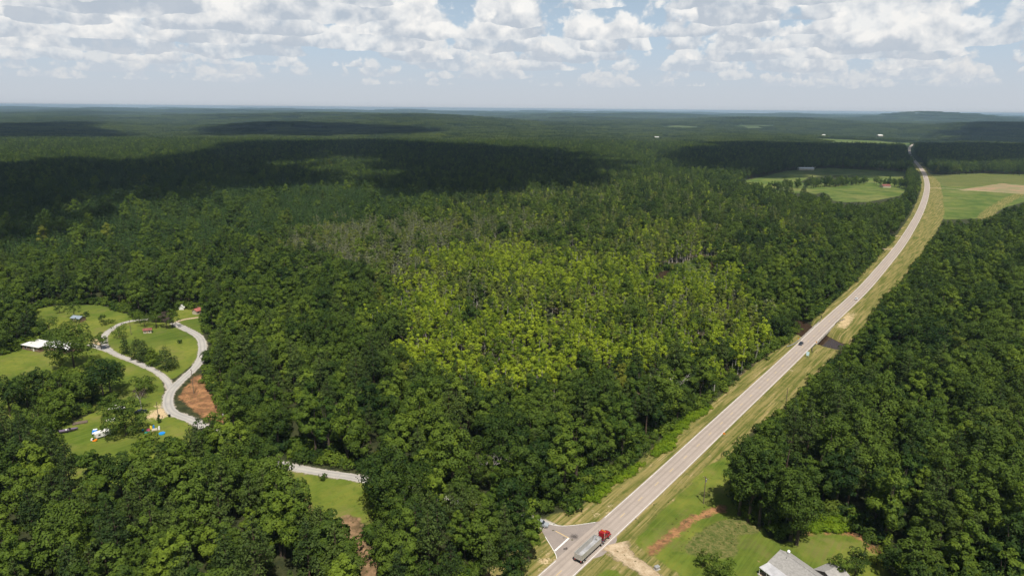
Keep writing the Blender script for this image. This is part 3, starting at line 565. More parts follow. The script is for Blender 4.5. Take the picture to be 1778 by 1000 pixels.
# ------------------------------------------------------------------ roads
def road_material(name, base, dark, light, crack=0.5):
    m = bpy.data.materials.new(name); m.use_nodes = True; t = NT(m.node_tree); b = t.n['Principled BSDF']
    b.inputs['Roughness'].default_value = 0.85; b.inputs['Specular IOR Level'].default_value = 0.2
    P = t.new('ShaderNodeNewGeometry').outputs['Position']
    a = t.new('ShaderNodeAttribute', attribute_type='GEOMETRY', attribute_name='across').outputs['Fac']
    s = t.new('ShaderNodeAttribute', attribute_type='GEOMETRY', attribute_name='along').outputs['Fac']
    n = t.noise(P, 0.25, 5.0, 0.65); n2 = t.noise(P, 2.2, 4.0, 0.7); st = t.noise(t.xyz(t.m('MULTIPLY', s, 0.03), t.m('MULTIPLY', a, 1.4), 3.0), 1.0, 4.0, 0.6)
    aa = t.m('ABSOLUTE', a); wt = t.m('ABSOLUTE', t.m('SUBTRACT', t.m('ABSOLUTE', t.m('SUBTRACT', aa, 1.85)), 0.85))
    wheel = t.ramp(wt, 0.15, 0.55, 1.0, 0.0)
    c = t.mix(t.ramp(t.m('ADD', t.m('MULTIPLY', n, 0.5), t.m('MULTIPLY', n2, 0.5)), 0.36, 0.64), base, light)
    c = t.mix(t.m('MULTIPLY', wheel, 0.50), c, dark); pt = t.noise(t.xyz(t.m('MULTIPLY', s, 0.022), t.m('MULTIPLY', a, 0.25), 9.0), 1.0, 1.0, 0.3); c = t.mix(t.m('MULTIPLY', t.ramp(pt, 0.56, 0.58), 0.35), c, light); jn = t.ramp(t.m('ABSOLUTE', t.m('SUBTRACT', t.m('FRACT', t.m('ADD', t.m('DIVIDE', s, 17.0), t.m('MULTIPLY', n, 0.05))), 0.5)), 0.0, 0.012, 1.0, 0.0); c = t.mix(t.m('MULTIPLY', jn, 0.5), c, dark); c = t.mix(t.m('MULTIPLY', t.ramp(st, 0.5, 0.72), crack), c, dark)
    t.put(b.inputs['Base Color'], c); return m
M_hwy = road_material('old_asphalt', (0.325, 0.272, 0.232), (0.235, 0.197, 0.170), (0.385, 0.323, 0.278), 0.45)
M_apron = road_material('grey_asphalt', (0.235, 0.200, 0.180), (0.160, 0.140, 0.128), (0.290, 0.245, 0.215), 0.5)
M_county = road_material('chip_seal', (0.33, 0.31, 0.285), (0.235, 0.225, 0.215), (0.43, 0.40, 0.355), 0.45)
def loose_mat(name, a, b):
    m = bpy.data.materials.new(name); m.use_nodes = True; t = NT(m.node_tree); p = t.n['Principled BSDF']; p.inputs['Roughness'].default_value = 0.95; p.inputs['Specular IOR Level'].default_value = 0.1
    P = t.new('ShaderNodeNewGeometry').outputs['Position']; e = t.new('ShaderNodeAttribute', attribute_type='GEOMETRY', attribute_name='edge').outputs['Fac']
    n = t.noise(P, 0.45, 5.0, 0.65); n2 = t.noise(P, 2.0, 4.0, 0.7); t.put(p.inputs['Base Color'], t.mix(t.ramp(t.m('ADD', t.m('MULTIPLY', n, 0.6), t.m('MULTIPLY', n2, 0.4)), 0.36, 0.64), a, b))
    t.put(p.inputs['Alpha'], t.ramp(t.m('ADD', e, t.m('MULTIPLY', t.m('SUBTRACT', n, 0.5), 1.5)), 0.55, 1.0, 1.0, 0.0)); return m
M_gravel = loose_mat('white_gravel', (0.30, 0.26, 0.20), (0.55, 0.50, 0.42))
M_sanddrive = loose_mat('sandy_gravel', (0.30, 0.22, 0.13), (0.52, 0.41, 0.28))
M_white = mat('white_road_paint', (0.72, 0.70, 0.66), 0.8, 0.2, var=0.15, scale=0.6)
M_yellow = mat('yellow_road_paint', (0.58, 0.42, 0.19), 0.8, 0.2, var=0.2, scale=0.6)
def ribbon(name, q, wl, wr, z, m, parent=None, kind=None, wob=0.0, rough_seed=0, flare=0.0):
    t, nn = normals2(q); r = np.random.default_rng(rough_seed+len(q)); n = len(q)
    def wv(): 
        a = r.normal(0, 1, n); a = np.convolve(a, np.ones(3)/3, 'same'); return wob*a
    cols = [-wl, -wl*0.5, 0.0, wr*0.5, wr]; V = []; ac = []; sl_ = np.r_[0, np.cumsum(np.linalg.norm(np.diff(q, axis=0), axis=1))]
    gz = ground_z(q)
    for ci, c in enumerate(cols):
        off = c*(1+flare*np.exp(-sl_/4.5))+(wv() if ci in (0, 4) else 0.0); p = q+nn*np.array(off).reshape(-1, 1)
        V.append(np.c_[p, gz+z+(0.05 if ci in (1, 2, 3) and wob == 0 and wr > 3 else 0.0)])
    V = np.stack(V, 1).reshape(-1, 3); F = [(i*5+j, i*5+j+1, i*5+5+j+1, i*5+5+j) for i in range(n-1) for j in range(4)]
    me = mesh_from(name, V, F, m)
    me.attributes.new('across', 'FLOAT', 'POINT').data.foreach_set('value', np.tile(np.array(cols, np.float32), n))
    me.attributes.new('edge', 'FLOAT', 'POINT').data.foreach_set('value', np.tile(np.array([1.0, 0.5, 0.0, 0.5, 1.0], np.float32), n))
    me.attributes.new('along', 'FLOAT', 'POINT').data.foreach_set('value', np.repeat(sl_, 5).astype(np.float32))
    o = link(name, me, parent)
    if kind: o['kind'] = kind
    return o
HWd = HW
hwy = tag(ribbon('highway', HWd, 4.15, 4.15, 0.06, M_hwy), 'long straight two lane highway of pale worn asphalt', 'road', kind='structure')
def strip_along(name, q, off, half, z, m, parent):
    t, nn = normals2(q); gz = ground_z(q); V = np.vstack([np.c_[q+nn*(off-half), gz+z], np.c_[q+nn*(off+half), gz+z]]); n = len(q)
    return link(name, mesh_from(name, V, [(i, n+i, n+i+1, i+1) for i in range(n-1)], m), parent)
# edge lines break at the junction on the left and at the driveway apron on the right
JB = np.array(L['junction_bottom'][4]); JT = np.array(L['junction_top'][4])
i0 = int(np.argmin(((HWd-JB)**2).sum(1))); i1 = int(np.argmin(((HWd-JT)**2).sum(1)))
strip_along('edge_line', HWd[:i0+1], -3.75, 0.075, 0.10, M_white, hwy); strip_along('edge_line', HWd[i1:], -3.75, 0.075, 0.10, M_white, hwy)
strip_along('edge_line', HWd, 3.75, 0.075, 0.10, M_white, hwy)
dash = None; s_now = 0.0
d0 = np.array(gpd) if (gpd := L.get('dash0')) else None
sref = HWs[int(np.argmin(((HWd-np.array((13.9, 166.3)))**2).sum(1)))]
s_now = sref % 12.19-1.5
while s_now < min(HWs[-1], 1500):
    i = min(len(HWd)-2, int(np.searchsorted(HWs, s_now+1.5)))
    f = (s_now+1.5-HWs[i-1])/max(1e-6, HWs[i]-HWs[i-1]) if i > 0 else 0.0
    c = HWd[i-1]*(1-f)+HWd[i]*f if i > 0 else HWd[0]
    if dash is None: dash = mesh_from('lane_dash', [(-1.5, -0.09, 0), (1.5, -0.09, 0), (1.5, 0.09, 0), (-1.5, 0.09, 0)], [(0, 1, 2, 3)], M_yellow)
    o = link('lane_dash', dash, hwy, (c[0], c[1], 0.125)); o.rotation_euler.z = math.atan2(HWt[i][1], HWt[i][0]); s_now += 12.19
def sheet(name, poly, z, m, label, cat, kind='structure'):
    n = len(poly); me = mesh_from(name, [(x, y, z) for x, y in poly], [tuple(range(n))], m)
    bm = bmesh.new(); bm.from_mesh(me); bmesh.ops.triangulate(bm, faces=bm.faces[:]); bmesh.ops.recalc_face_normals(bm, faces=bm.faces[:])
    if bm.faces and sum(f.normal.z for f in bm.faces) < 0: bmesh.ops.reverse_faces(bm, faces=bm.faces[:])
    bm.to_mesh(me); bm.free(); return tag(link(name, me), label, cat, kind=kind)
def far_field(key, label, m):
    q = resample(L[key]+[L[key][0]], 60.0); c = q.mean(0); rings = []
    for k in (1.0, 0.75, 0.5, 0.25): rings.append(c+(q-c)*k)
    n = len(q); V = np.vstack(rings+[c[None]]); z = ground_z(V)+2.0; F = []
    for r in range(3):
        for i in range(n-1): F.append((r*n+i, r*n+i+1, r*n+n+i+1, r*n+n+i))
    for i in range(n-1): F.append((3*n+i, 3*n+i+1, 4*n))
    tag(link('field', mesh_from('field', np.c_[V, z], F, m)), label, 'field', kind='structure')
M_ff = mat('far_pasture', (0.085, 0.11, 0.035), 0.95, 0.1, var=0.3, scale=0.01); M_fs = mat('far_bare_field', (0.34, 0.26, 0.19), 0.95, 0.1, var=0.25, scale=0.01)
far_field('far_a', 'pale pasture on the far right below the horizon', M_ff); far_field('far_b', 'pale clearing with farm buildings in the far middle woods', M_ff); far_field('far_c', 'thin strip of pasture in the far middle distance', M_ff); far_field('far_d', 'tiny pinkish bare field near the left horizon', M_fs); far_field('far_e', 'strip of pasture at the far right edge', M_ff)
# junction fan and driveway apron
jt = resample(L['junction_top'], 1.0, 2); jb = resample(L['junction_bottom'], 1.0, 2)
junction = sheet('junction', [tuple(p) for p in jt]+[tuple(p) for p in jb[::-1]], 0.045, M_apron, 'wide asphalt mouth of the side road at the highway', 'road')
strip_along('edge_line', jt[:-6], 0.0, 0.09, 0.075, M_white, junction); strip_along('edge_line', jb[3:-4], 0.0, 0.09, 0.075, M_white, junction)
sb = np.array(L['stop_bar']); strip_along('stop_line', np.linspace(sb[0], sb[1], 6), 0.0, 0.28, 0.13, M_white, junction)
sb = np.array(L['stub_line']); strip_along('centre_line', np.linspace(sb[0], sb[1], 6), 0.0, 0.13, 0.075, M_yellow, junction)
ap = [tuple(p) for p in resample(L['apron'], 0.8, 2)]
i2 = int(np.argmin(((HWd-np.array(ap[-1]))**2).sum(1))); i3 = int(np.argmin(((HWd-np.array(ap[0]))**2).sum(1)))
apron = sheet('driveway_apron', ap+[tuple(HWd[i]+HWn[i]*3.0) for i in range(i2, i3+1)], 0.04, M_apron, 'small dark asphalt apron where the gravel drive meets the highway', 'road')
M_oil = mat('oil_stain', (0.05, 0.045, 0.045), 0.7, 0.3)
def blob(name, c, r, z, m, seed, parent=None, st=(1, 1), rz=0):
    R = random.Random(seed); V = [(0, 0, 0)]; n = 22
    for i in range(n):
        a = 2*math.pi*i/n; k = r*R.uniform(0.45, 1.15); V.append((k*math.cos(a)*st[0], k*math.sin(a)*st[1], 0))
    o = link(name, mesh_from(name, V, [(0, 1+i, 1+(i+1) % n) for i in range(n)], m), parent, (c[0], c[1], z)); o.rotation_euler.z = rz; return o
m = bpy.data.materials.new('oil_film'); m.use_nodes = True; t = NT(m.node_tree); b = t.n['Principled BSDF']; oc = t.new('ShaderNodeTexCoord').outputs['Object']
b.inputs['Base Color'].default_value = (0.06, 0.052, 0.05, 1); t.put(b.inputs['Alpha'], t.m('MULTIPLY', t.ramp(t.noise(oc, 2.6, 5.0, 0.7), 0.30, 0.62), t.ramp(t.vm('LENGTH', oc), 0.0, 1.9, 0.85, 0.0)))
blob('oil_stain', L['oil_a'][0], 2.4, 0.14, m, 3, junction, (0.9, 1)); blob('oil_stain', L['oil_b'][0], 1.0, 0.14, m, 4, junction, (1.3, .6), 1.0)
def lined_road(name, q, wd, z, label, m=M_county, shoulder=0.9):
    o = tag(ribbon(name, q, wd, wd, z, m), label, 'road', kind='structure')
    ribbon('gravel_shoulder', q, wd+shoulder, wd+shoulder, z-0.015, M_gravel, o, wob=0.35); return o
lined_road('county_road', CR, 2.05, 0.035, 'narrow grey county road with white gravel edges winding through the woods', shoulder=0.9)
lined_road('side_road', BR, 1.35, 0.028, 'narrow lane forking left past the lone round tree', shoulder=1.0)
lined_road('lane', LR, 1.5, 0.024, 'grey lane curving round behind the lawn', shoulder=0.9)
for nm, q, wd, z, lb in (('dirt_road', DD, 1.8, 0.02, 'short sandy drive leading to the red roofed cottage'), ('gravel_drive', GD, 3.0, 0.05, 'pale sandy gravel drive leaving the highway by the house'), ('gravel_track', FG, 3.0, 0.03, 'pale gravel track crossing the far right hand field'),
                       ('gravel_drive', FB, 2.2, 0.03, 'upper of two short gravel drives into the left woods'), ('gravel_drive', FC, 2.2, 0.03, 'lower of two short gravel drives into the left woods'), ('gravel_drive', FA, 2.5, 0.03, 'gravel drive crossing the verge left of the far bend')):
    tag(ribbon(nm, q, wd, wd, z, M_sanddrive, wob=0.06, flare=1.1 if q is GD else 0.0), lb, 'drive', kind='structure')
# ------------------------------------------------------------------ water
mw = bpy.data.materials.new('brown_water'); mw.use_nodes = True; t = NT(mw.node_tree); b = t.n['Principled BSDF']
b.inputs['Base Color'].default_value = (0.045, 0.028, 0.018, 1); b.inputs['Roughness'].default_value = 0.06; b.inputs['IOR'].default_value = 1.33; b.inputs['Specular IOR Level'].default_value = 0.28
bp = t.new('ShaderNodeBump'); oc = t.new('ShaderNodeNewGeometry').outputs['Position']; t.put(bp.inputs['Height'], t.noise(oc, 0.8, 4.0, 0.6)); bp.inputs['Strength'].default_value = 0.12; bp.inputs['Distance'].default_value = 0.2; t.l.new(bp.outputs[0], b.inputs['Normal'])
tag(ribbon('creek_water', CK, 10.5, 10.5, -2.7, mw, wob=0.01), 'brown creek water running under the highway bridge', 'water', kind='structure')
for k, lb in (('pond_a', 'larger sliver of still water in the yellow green swamp'), ('pond_b', 'small bright pool near the edge of the swamp'), ('pond_c', 'tiny pool of water between swamp bushes')):
    q = np.array(L[k]); c = q.mean(0); q = c+(q-c)*1.25
    sheet('pond_water', [tuple(p) for p in q], -0.38, mw, lb, 'water')
# ------------------------------------------------------------------ bridge
M_conc = mat('concrete', (0.36, 0.33, 0.29), 0.9, 0.2, var=0.22, scale=0.5); M_steel = mat('galvanised_steel', (0.42, 0.42, 0.41), 0.5, 0.4, 0.4, var=0.12, scale=1.0)
M_wood = mat('weathered_wood', (0.15, 0.115, 0.085), 0.9, 0.15, var=0.3, scale=2.0)
bi = int(np.argmin(((HWd-np.array((182.0, 384.0)))**2).sum(1))); bc = HWd[bi]; ba = math.atan2(HWt[bi][1], HWt[bi][0])
bridge = thing('road_bridge', 'concrete highway bridge with low rails over the brown creek', 'bridge', (bc[0], bc[1], 0), ba)
BL = 46.0
MB().box((0, 0, -0.38), (BL, 9.6, 0.7)).build('deck', M_conc, bridge)
for sd in (-1, 1):
    MB().box((0, sd*4.62, 0.62), (BL, 0.16, 0.30)).build('rail', M_conc, bridge)
    MB().box((0, sd*4.62, 0.09), (BL, 0.30, 0.20)).build('kerb', M_conc, bridge)
    for i in range(13): MB().box((-BL/2+0.3+i*(BL-0.6)/12, sd*4.62, 0.33), (0.25, 0.22, 0.30)).build('rail_post', M_conc, bridge)
for i in range(3):
    x = -11.5+i*11.5
    MB().box((x, 0, -1.0), (0.8, 9.2, 0.55)).build('pier_cap', M_conc, bridge)
    for k in range(4): MB().tube((x, -3.6+k*2.4, -6.0), (x, -3.6+k*2.4, -1.2), 0.28).build('pile', M_conc, bridge)
for sd in (-1, 1): MB().box((sd*(BL/2-0.3), 0, -2.7), (0.6, 9.6, 4.0)).build('abutment', M_conc, bridge)
def guardrail(x0, flare, lb):
    g = thing('guardrail', lb, 'guardrail', (bc[0], bc[1], 0), ba, 'steel guardrails at the corners of the bridge')
    sgn = 1 if x0 > 0 else -1; ys = 1 if flare > 0 else -1; pts = []
    for i in range(9): k = i/8; pts.append((x0+sgn*k*15, ys*(4.62+max(0, k-0.35)**1.6*4.2), 0))
    mb = MB()
    for a, c in zip(pts[:-1], pts[1:]):
        a = Vector(a); c = Vector(c); d = (c-a).normalized(); nn = Vector((-d.y, d.x, 0))*0.05
        for z, th in ((0.52, 1), (0.68, -1), (0.82, 1)):
            mb.add([a+nn*th+Vector((0, 0, z-0.09)), c+nn*th+Vector((0, 0, z-0.09)), c-nn*th*0.2+Vector((0, 0, z+0.09)), a-nn*th*0.2+Vector((0, 0, z+0.09))], [(0, 1, 2, 3)])
            mb.add([a-nn*1.6+Vector((0, 0, z-0.09)), c-nn*1.6+Vector((0, 0, z-0.09)), c-nn*1.6+Vector((0, 0, z+0.09)), a-nn*1.6+Vector((0, 0, z+0.09))], [(0, 1, 2, 3)])
    mb.build('rail', M_steel, g)
    for p in pts: MB().box((p[0], p[1]+ys*0.12, 0.35), (0.15, 0.12, 0.9)).build('post', M_wood, g)
for x0, fl, lb in ((-BL/2, -1, 'steel guardrail curving off the near right corner of the bridge'), (-BL/2, 1, 'steel guardrail flaring off the near left corner of the bridge'), (BL/2, -1, 'dark guardrail curving off the far right corner of the bridge'), (BL/2, 1, 'long guardrail leading off the far left corner of the bridge')):
    guardrail(x0, fl, lb)
# ------------------------------------------------------------------ trees
def leaf_mat(name, dark, light, dry=None, tr=0.14, big=0.02):
    m = bpy.data.materials.new(name); m.use_nodes = True; t = NT(m.node_tree); t.n.clear()
    o = t.new('ShaderNodeOutputMaterial'); rnd = t.new('ShaderNodeObjectInfo').outputs['Random']; P = t.new('ShaderNodeNewGeometry').outputs['Position']
    leaf = t.noise(P, 0.55, 2.0, 0.5); reg = t.noise(P, big, 2.0, 0.5)
    f = t.m('ADD', t.m('ADD', t.m('MULTIPLY', rnd, 0.75), t.m('MULTIPLY', t.ramp(reg, 0.35, 0.65), 0.25)), t.m('MULTIPLY', t.m('SUBTRACT', leaf, 0.5), 1.3))
    c = t.mix(t.ramp(f, 0.0, 1.0, 0, 1, False), dark, light)
    r2 = t.m('FRACT', t.m('MULTIPLY', rnd, 37.7))
    if dry: c = t.mix(t.m('MULTIPLY', t.ramp(r2, dry[1], dry[1]+0.06), 0.75), c, dry[0])
    b = t.new('ShaderNodeBsdfPrincipled'); t.put(b.inputs['Base Color'], c); b.inputs['Roughness'].default_value = 0.62; b.inputs['Specular IOR Level'].default_value = 0.10
    tl = t.new('ShaderNodeBsdfTranslucent'); t.put(tl.inputs[0], t.mix(1.0, c, (1.15, 1.2, 0.7), 'MULTIPLY'))
    mm = t.new('ShaderNodeMixShader'); mm.inputs[0].default_value = tr; t.l.new(b.outputs[0], mm.inputs[1]); t.l.new(tl.outputs[0], mm.inputs[2]); t.l.new(mm.outputs[0], o.inputs[0]); return m
M_oak = leaf_mat('broadleaf_foliage', (0.012, 0.031, 0.006), (0.088, 0.132, 0.015), ((0.100, 0.115, 0.016), 0.965))
M_maple = leaf_mat('light_broadleaf_foliage', (0.028, 0.060, 0.008), (0.128, 0.178, 0.017), ((0.165, 0.165, 0.020), 0.95))
M_pine = leaf_mat('pine_foliage', (0.017, 0.036, 0.009), (0.078, 0.112, 0.022))
M_ppine = leaf_mat('young_pine_foliage', (0.022, 0.052, 0.012), (0.070, 0.118, 0.024))
M_tup = leaf_mat('swamp_foliage', (0.088, 0.145, 0.013), (0.320, 0.390, 0.024), None, 0.28, 0.022)
M_tupd = leaf_mat('dull_swamp_foliage', (0.054, 0.084, 0.016), (0.180, 0.205, 0.036), None, 0.25)
M_thin = leaf_mat('thin_grey_foliage', (0.090, 0.108, 0.045), (0.185, 0.200, 0.095))
M_vine = leaf_mat('vine_foliage', (0.095, 0.165, 0.010), (0.190, 0.270, 0.014), None, 0.35, 0.08)
M_weed = leaf_mat('weed_foliage', (0.062, 0.085, 0.016), (0.150, 0.140, 0.045), None, 0.3, 0.1)
M_purple = leaf_mat('purple_foliage', (0.050, 0.036, 0.032), (0.105, 0.078, 0.066))
M_bark = mat('bark', (0.085, 0.066, 0.050), 0.95, 0.1, var=0.3, scale=1.2); M_pbark = mat('pine_bark', (0.095, 0.066, 0.048), 0.95, 0.1, var=0.3, scale=1.2)
M_grey = mat('grey_bark', (0.36, 0.33, 0.30), 0.95, 0.1, var=0.25, scale=1.2); M_dead = mat('bleached_wood', (0.50, 0.46, 0.41), 0.95, 0.1, var=0.2, scale=1.0)
def leaves(rng, lobes, n, s0, s1, jit=0.45, up=0.15, inner=0.72, whole=0.55):
    C = np.array([l[0] for l in lobes], float); R = np.array([l[1] for l in lobes], float); SZ = np.array([l[2] if len(l) > 2 else 1.0 for l in lobes], float)
    p = R**2/np.sum(R**2); k = rng.choice(len(R), int(n*1.9), p=p)
    d = rng.normal(size=(len(k), 3)); d /= np.linalg.norm(d, axis=1)[:, None]
    fl = (d[:, 2] < -0.25) & (rng.random(len(k)) < 0.65); d[fl, 2] *= -1
    rr = R[k]*(0.72+0.36*rng.random(len(k))**0.7)
    off = d*rr[:, None]; off[:, 2] *= SZ[k]; pos = C[k]+off
    keep = np.ones(len(k), bool)
    for j in range(len(R)):
        q = pos-C[j]; q[:, 2] /= SZ[j]; keep &= ~((np.linalg.norm(q, axis=1) < R[j]*inner) & (k != j))
    pos, d = pos[keep][:n], d[keep][:n]
    cc = pos-np.array([C[:, 0].mean(), C[:, 1].mean(), C[:, 2].min()*0.5+C[:, 2].mean()*0.5]); cc /= np.linalg.norm(cc, axis=1)[:, None]+1e-6
    nn = d+cc*whole+rng.normal(size=d.shape)*jit; nn[:, 2] += up; nn /= np.linalg.norm(nn, axis=1)[:, None]
    a = np.cross(nn, rng.normal(size=d.shape)); a /= np.linalg.norm(a, axis=1)[:, None]+1e-9; b = np.cross(nn, a)
    s = rng.uniform(s0, s1, len(pos))[:, None]*0.5; e = rng.uniform(0.65, 1.0, (len(pos), 1))
    V = np.stack([pos-a*s, pos-b*s*e+nn*s*0.15, pos+a*s, pos+b*s*e+nn*s*0.15], 1).reshape(-1, 3)
    return V, np.arange(len(V)).reshape(-1, 4)
def quads(name, V, F, m):
    me = bpy.data.meshes.new(name); me.vertices.add(len(V)); me.loops.add(F.size); me.polygons.add(len(F))
    me.vertices.foreach_set('co', np.asarray(V, np.float32).ravel()); me.loops.foreach_set('vertex_index', F.ravel().astype(np.int32)); me.polygons.foreach_set('loop_start', np.arange(0, F.size, F.shape[1], dtype=np.int32))
    me.update(calc_edges=True); me.materials.append(m); return me
def broadleaf(seed, H, W, low=0.25, n=2900, s=(0.42, 0.80), nl=34, m=None):
    g = np.random.default_rng(seed); lobes = []; zc = H*(low+(1-low)*0.52); rz = H*(1-low)*0.50; rx = W/2
    for i in range(nl):
        z = g.uniform(-0.75, 1); a = g.uniform(0, 6.283); c = math.sqrt(max(0, 1-z*z)); k = g.uniform(0.70, 0.98)
        if i < nl*0.25: k = g.uniform(0.2, 0.55)
        r = g.uniform(0.10, 0.18)*W*(0.8+0.35*(1-abs(z)))
        lobes.append(((rx*c*math.cos(a)*k*g.uniform(0.8, 1.1), rx*c*math.sin(a)*k*g.uniform(0.8, 1.1), zc+rz*z*k-r*0.3), r, 0.85))
    V, F = leaves(g, lobes, n, *s); mb = MB()
    b = Vector((g.normal(0, 0.15), g.normal(0, 0.15), H*(low+0.22))); mb.tube((0, 0, -0.4), b, H*0.020+0.06, H*0.013, 7)
    for i in range(6):
        c = lobes[int(g.integers(len(lobes)))][0]; mb.tube(b*g.uniform(0.7, 1.0), c, H*0.009, H*0.003, 5)
    return V, F, mb
def pine(seed, H, W, low=0.42, n=1700, s=(0.35, 0.7), power=0.7, fullness=1.0):
    g = np.random.default_rng(seed); lobes = []; z = H*low
    while z < H*0.97:
        t = (z-H*low)/(H*(1-low)); R = W/2*((1-t)**power)*(0.72+0.28*min(1, t*5)); k = max(2, int(g.integers(3, 6)*fullness)); a0 = g.uniform(0, 6.28)
        for i in range(k):
            a = a0+6.283*i/k+g.normal(0, 0.3); rr = R*g.uniform(0.5, 1.0)
            lobes.append(((rr*math.cos(a), rr*math.sin(a), z+g.normal(0, 0.3)), max(0.45, R*g.uniform(0.26, 0.42)+0.35), 0.6))
        z += H*(1-low)/9*g.uniform(0.75, 1.2)
    lobes.append(((0, 0, H*0.97), 0.55, 1.3))
    V, F = leaves(g, lobes, n, *s, jit=0.7); mb = MB(); mb.tube((0, 0, -0.4), (g.normal(0, .2), g.normal(0, .2), H*0.95), H*0.013+0.05, 0.05, 7)
    for l in lobes[::3]: mb.tube((0, 0, l[0][2]-0.4), l[0], 0.07, 0.03, 4)
    return V, F, mb
def swamp_tree(seed, H, n=560, thin=False):
    g = np.random.default_rng(seed); lobes = []; lean = g.normal(0, 0.35, 2); k = int(g.integers(8, 13)) if not thin else int(g.integers(4, 8)); mb = MB()
    mb.tube((0, 0, -0.4), (0, 0, 1.2), 0.42, 0.20, 6, False); mb.tube((0, 0, 1.2), (lean[0], lean[1], H*0.97), 0.20, 0.05, 6)
    for i in range(k):
        z = H*g.uniform(0.40 if not thin else 0.5, 1.0); a = g.uniform(0, 6.28); t = z/H; rr = g.uniform(0.3, 2.0)*(1.2-t*0.6)
        c = (lean[0]*t+rr*math.cos(a), lean[1]*t+rr*math.sin(a), z); lobes.append((c, g.uniform(0.75, 1.45)*(0.55 if thin else 1.0), 0.75)); mb.tube((lean[0]*t, lean[1]*t, z-0.7), c, 0.05, 0.02, 4)
    lobes.append(((lean[0], lean[1], H), 0.65, 1.2)); V, F = leaves(g, lobes, n, 0.42, 0.85, jit=0.6); return V, F, mb
def dead_tree(seed, H, m=None, spread=0.5):
    g = np.random.default_rng(seed); mb = MB()
    def limb(p, d, ln, r, dep):
        q = p+d*ln; mb.tube(p, q, r, r*0.6, 6)
        if dep == 0: return
        for _ in range(3 if dep > 1 else 2):
            e = (d+Vector(g.normal(0, spread, 3).tolist())); e.z = abs(e.z)*0.8+0.1; limb(q if g.random() < 0.6 else p+d*ln*0.7, e.normalized(), ln*g.uniform(0.5, 0.8), r*0.55, dep-1)
    limb(Vector((0, 0, -0.4)), Vector((0.05, 0.02, 1)), H*0.38, H*0.022, 4); return mb
def bush(seed, H, W, n=420, s=(0.3, 0.6)):
    g = np.random.default_rng(seed); lobes = [((g.normal(0, W*0.22), g.normal(0, W*0.22), H*g.uniform(0.25, 0.7)), W*g.uniform(0.16, 0.28), 0.8) for _ in range(9)]
    return leaves(g, lobes, n, *s)
LIB = {}          # kind -> list of (crown mesh, trunk mesh, joined mesh, nominal height)
def reg(kind, V, F, mb, mleaf, mtrunk, H, W):
    cr = quads('crown', V, F, mleaf); tr = mesh_from('trunk', mb.V, mb.F, mtrunk)
    b = len(V); me = bpy.data.meshes.new('tree'); me.from_pydata([tuple(v) for v in V.tolist()]+mb.V, [], [tuple(f) for f in F.tolist()]+[tuple(i+b for i in f) for f in mb.F]); me.materials.append(mleaf); me.materials.append(mtrunk)
    mi = np.zeros(len(me.polygons), np.int32); mi[len(F):] = 1; me.polygons.foreach_set('material_index', mi); me.update()
    LIB.setdefault(kind, []).append((cr, tr, me, H, W))
for i, (H, W, lo, nl) in enumerate([(20, 10.5, .14, 40), (22, 9.5, .16, 40), (17, 11, .10, 38), (19, 8.5, .12, 34), (23, 12, .18, 46), (16, 9, .08, 32)]): reg('broadleaf_tree', *broadleaf(20+i, H, W, lo, nl=nl), M_oak, M_bark, H, W)
for i, (H, W, lo, nl) in enumerate([(20, 9, .12, 34), (18, 7.5, .10, 30), (22, 10, .14, 38)]): reg('broadleaf_tree', *broadleaf(40+i, H, W, lo, nl=nl), M_maple, M_bark, H, W)
for i, (H, W, lo) in enumerate([(24, 8.5, .40), (22, 7.5, .34), (20, 7.5, .28), (25, 8, .48)]): reg('pine_tree', *pine(60+i, H, W, lo), M_pine, M_pbark, H, W)
for i, (H, W) in enumerate([(13, 5.2), (14, 4.8), (12, 5.4), (15, 5.6)]): reg('young_pine', *pine(70+i, H, W, .08, 900, (0.4, 0.8), 0.85), M_ppine, M_pbark, H, W)
for i in range(7): reg('swamp_tree', *swamp_tree(80+i, 12+i*0.9), M_tup, M_grey, 14, 3.5)
for i in range(4): reg('dull_swamp_tree', *swamp_tree(100+i, 12+i), M_tupd, M_grey, 14, 3.5)
for i in range(4): reg('grey_snag', *swamp_tree(120+i, 11+i*1.1, 190, True), M_thin, M_grey, 13, 2.5)
SHR = [quads('shrub', *bush(150+i, 3.4, 4.2), M_oak if i < 2 else M_maple) for i in range(4)]
VIN = [quads('vine_clump', *bush(160+i, 1.9, 4.6, 420, (0.35, 0.7)), M_vine) for i in range(4)]
WEE = [quads('weed_clump', *bush(170+i, 0.8, 1.6, 70, (0.25, 0.5)), M_weed) for i in range(3)]
# canopy patches for woods kilometres away: many small rough crowns in one square of forest
def canopy_patch(seed, size, n, r0, r1):
    g = np.random.default_rng(seed); lobes = []; k = int(math.sqrt(n)); st = size/k
    for i in range(k):
        for j in range(k):
            r = g.uniform(r0, r1); x, y, z = (i+.5)*st-size/2+g.normal(0, st*.25), (j+.5)*st-size/2+g.normal(0, st*.25), g.uniform(8, 14)
            lobes.append(((x, y, z), r, 1.2)); a = g.uniform(0, 6.28); lobes.append(((x+r*.6*math.cos(a), y+r*.6*math.sin(a), z+r*.5), r*.6, 1.0))
    V, F = leaves(g, lobes, n*46, 1.7, 3.0, jit=0.65, whole=0.0); return quads('canopy', V, F, M_far)
M_far = leaf_mat('far_canopy', (0.020, 0.040, 0.014), (0.095, 0.125, 0.026), None, 0.15, 0.004)
PAT = [canopy_patch(200+i, 95.0, 144, 3.2, 4.8) for i in range(4)]
FARF = ('far_a', 'far_b', 'far_c', 'far_d', 'far_e')
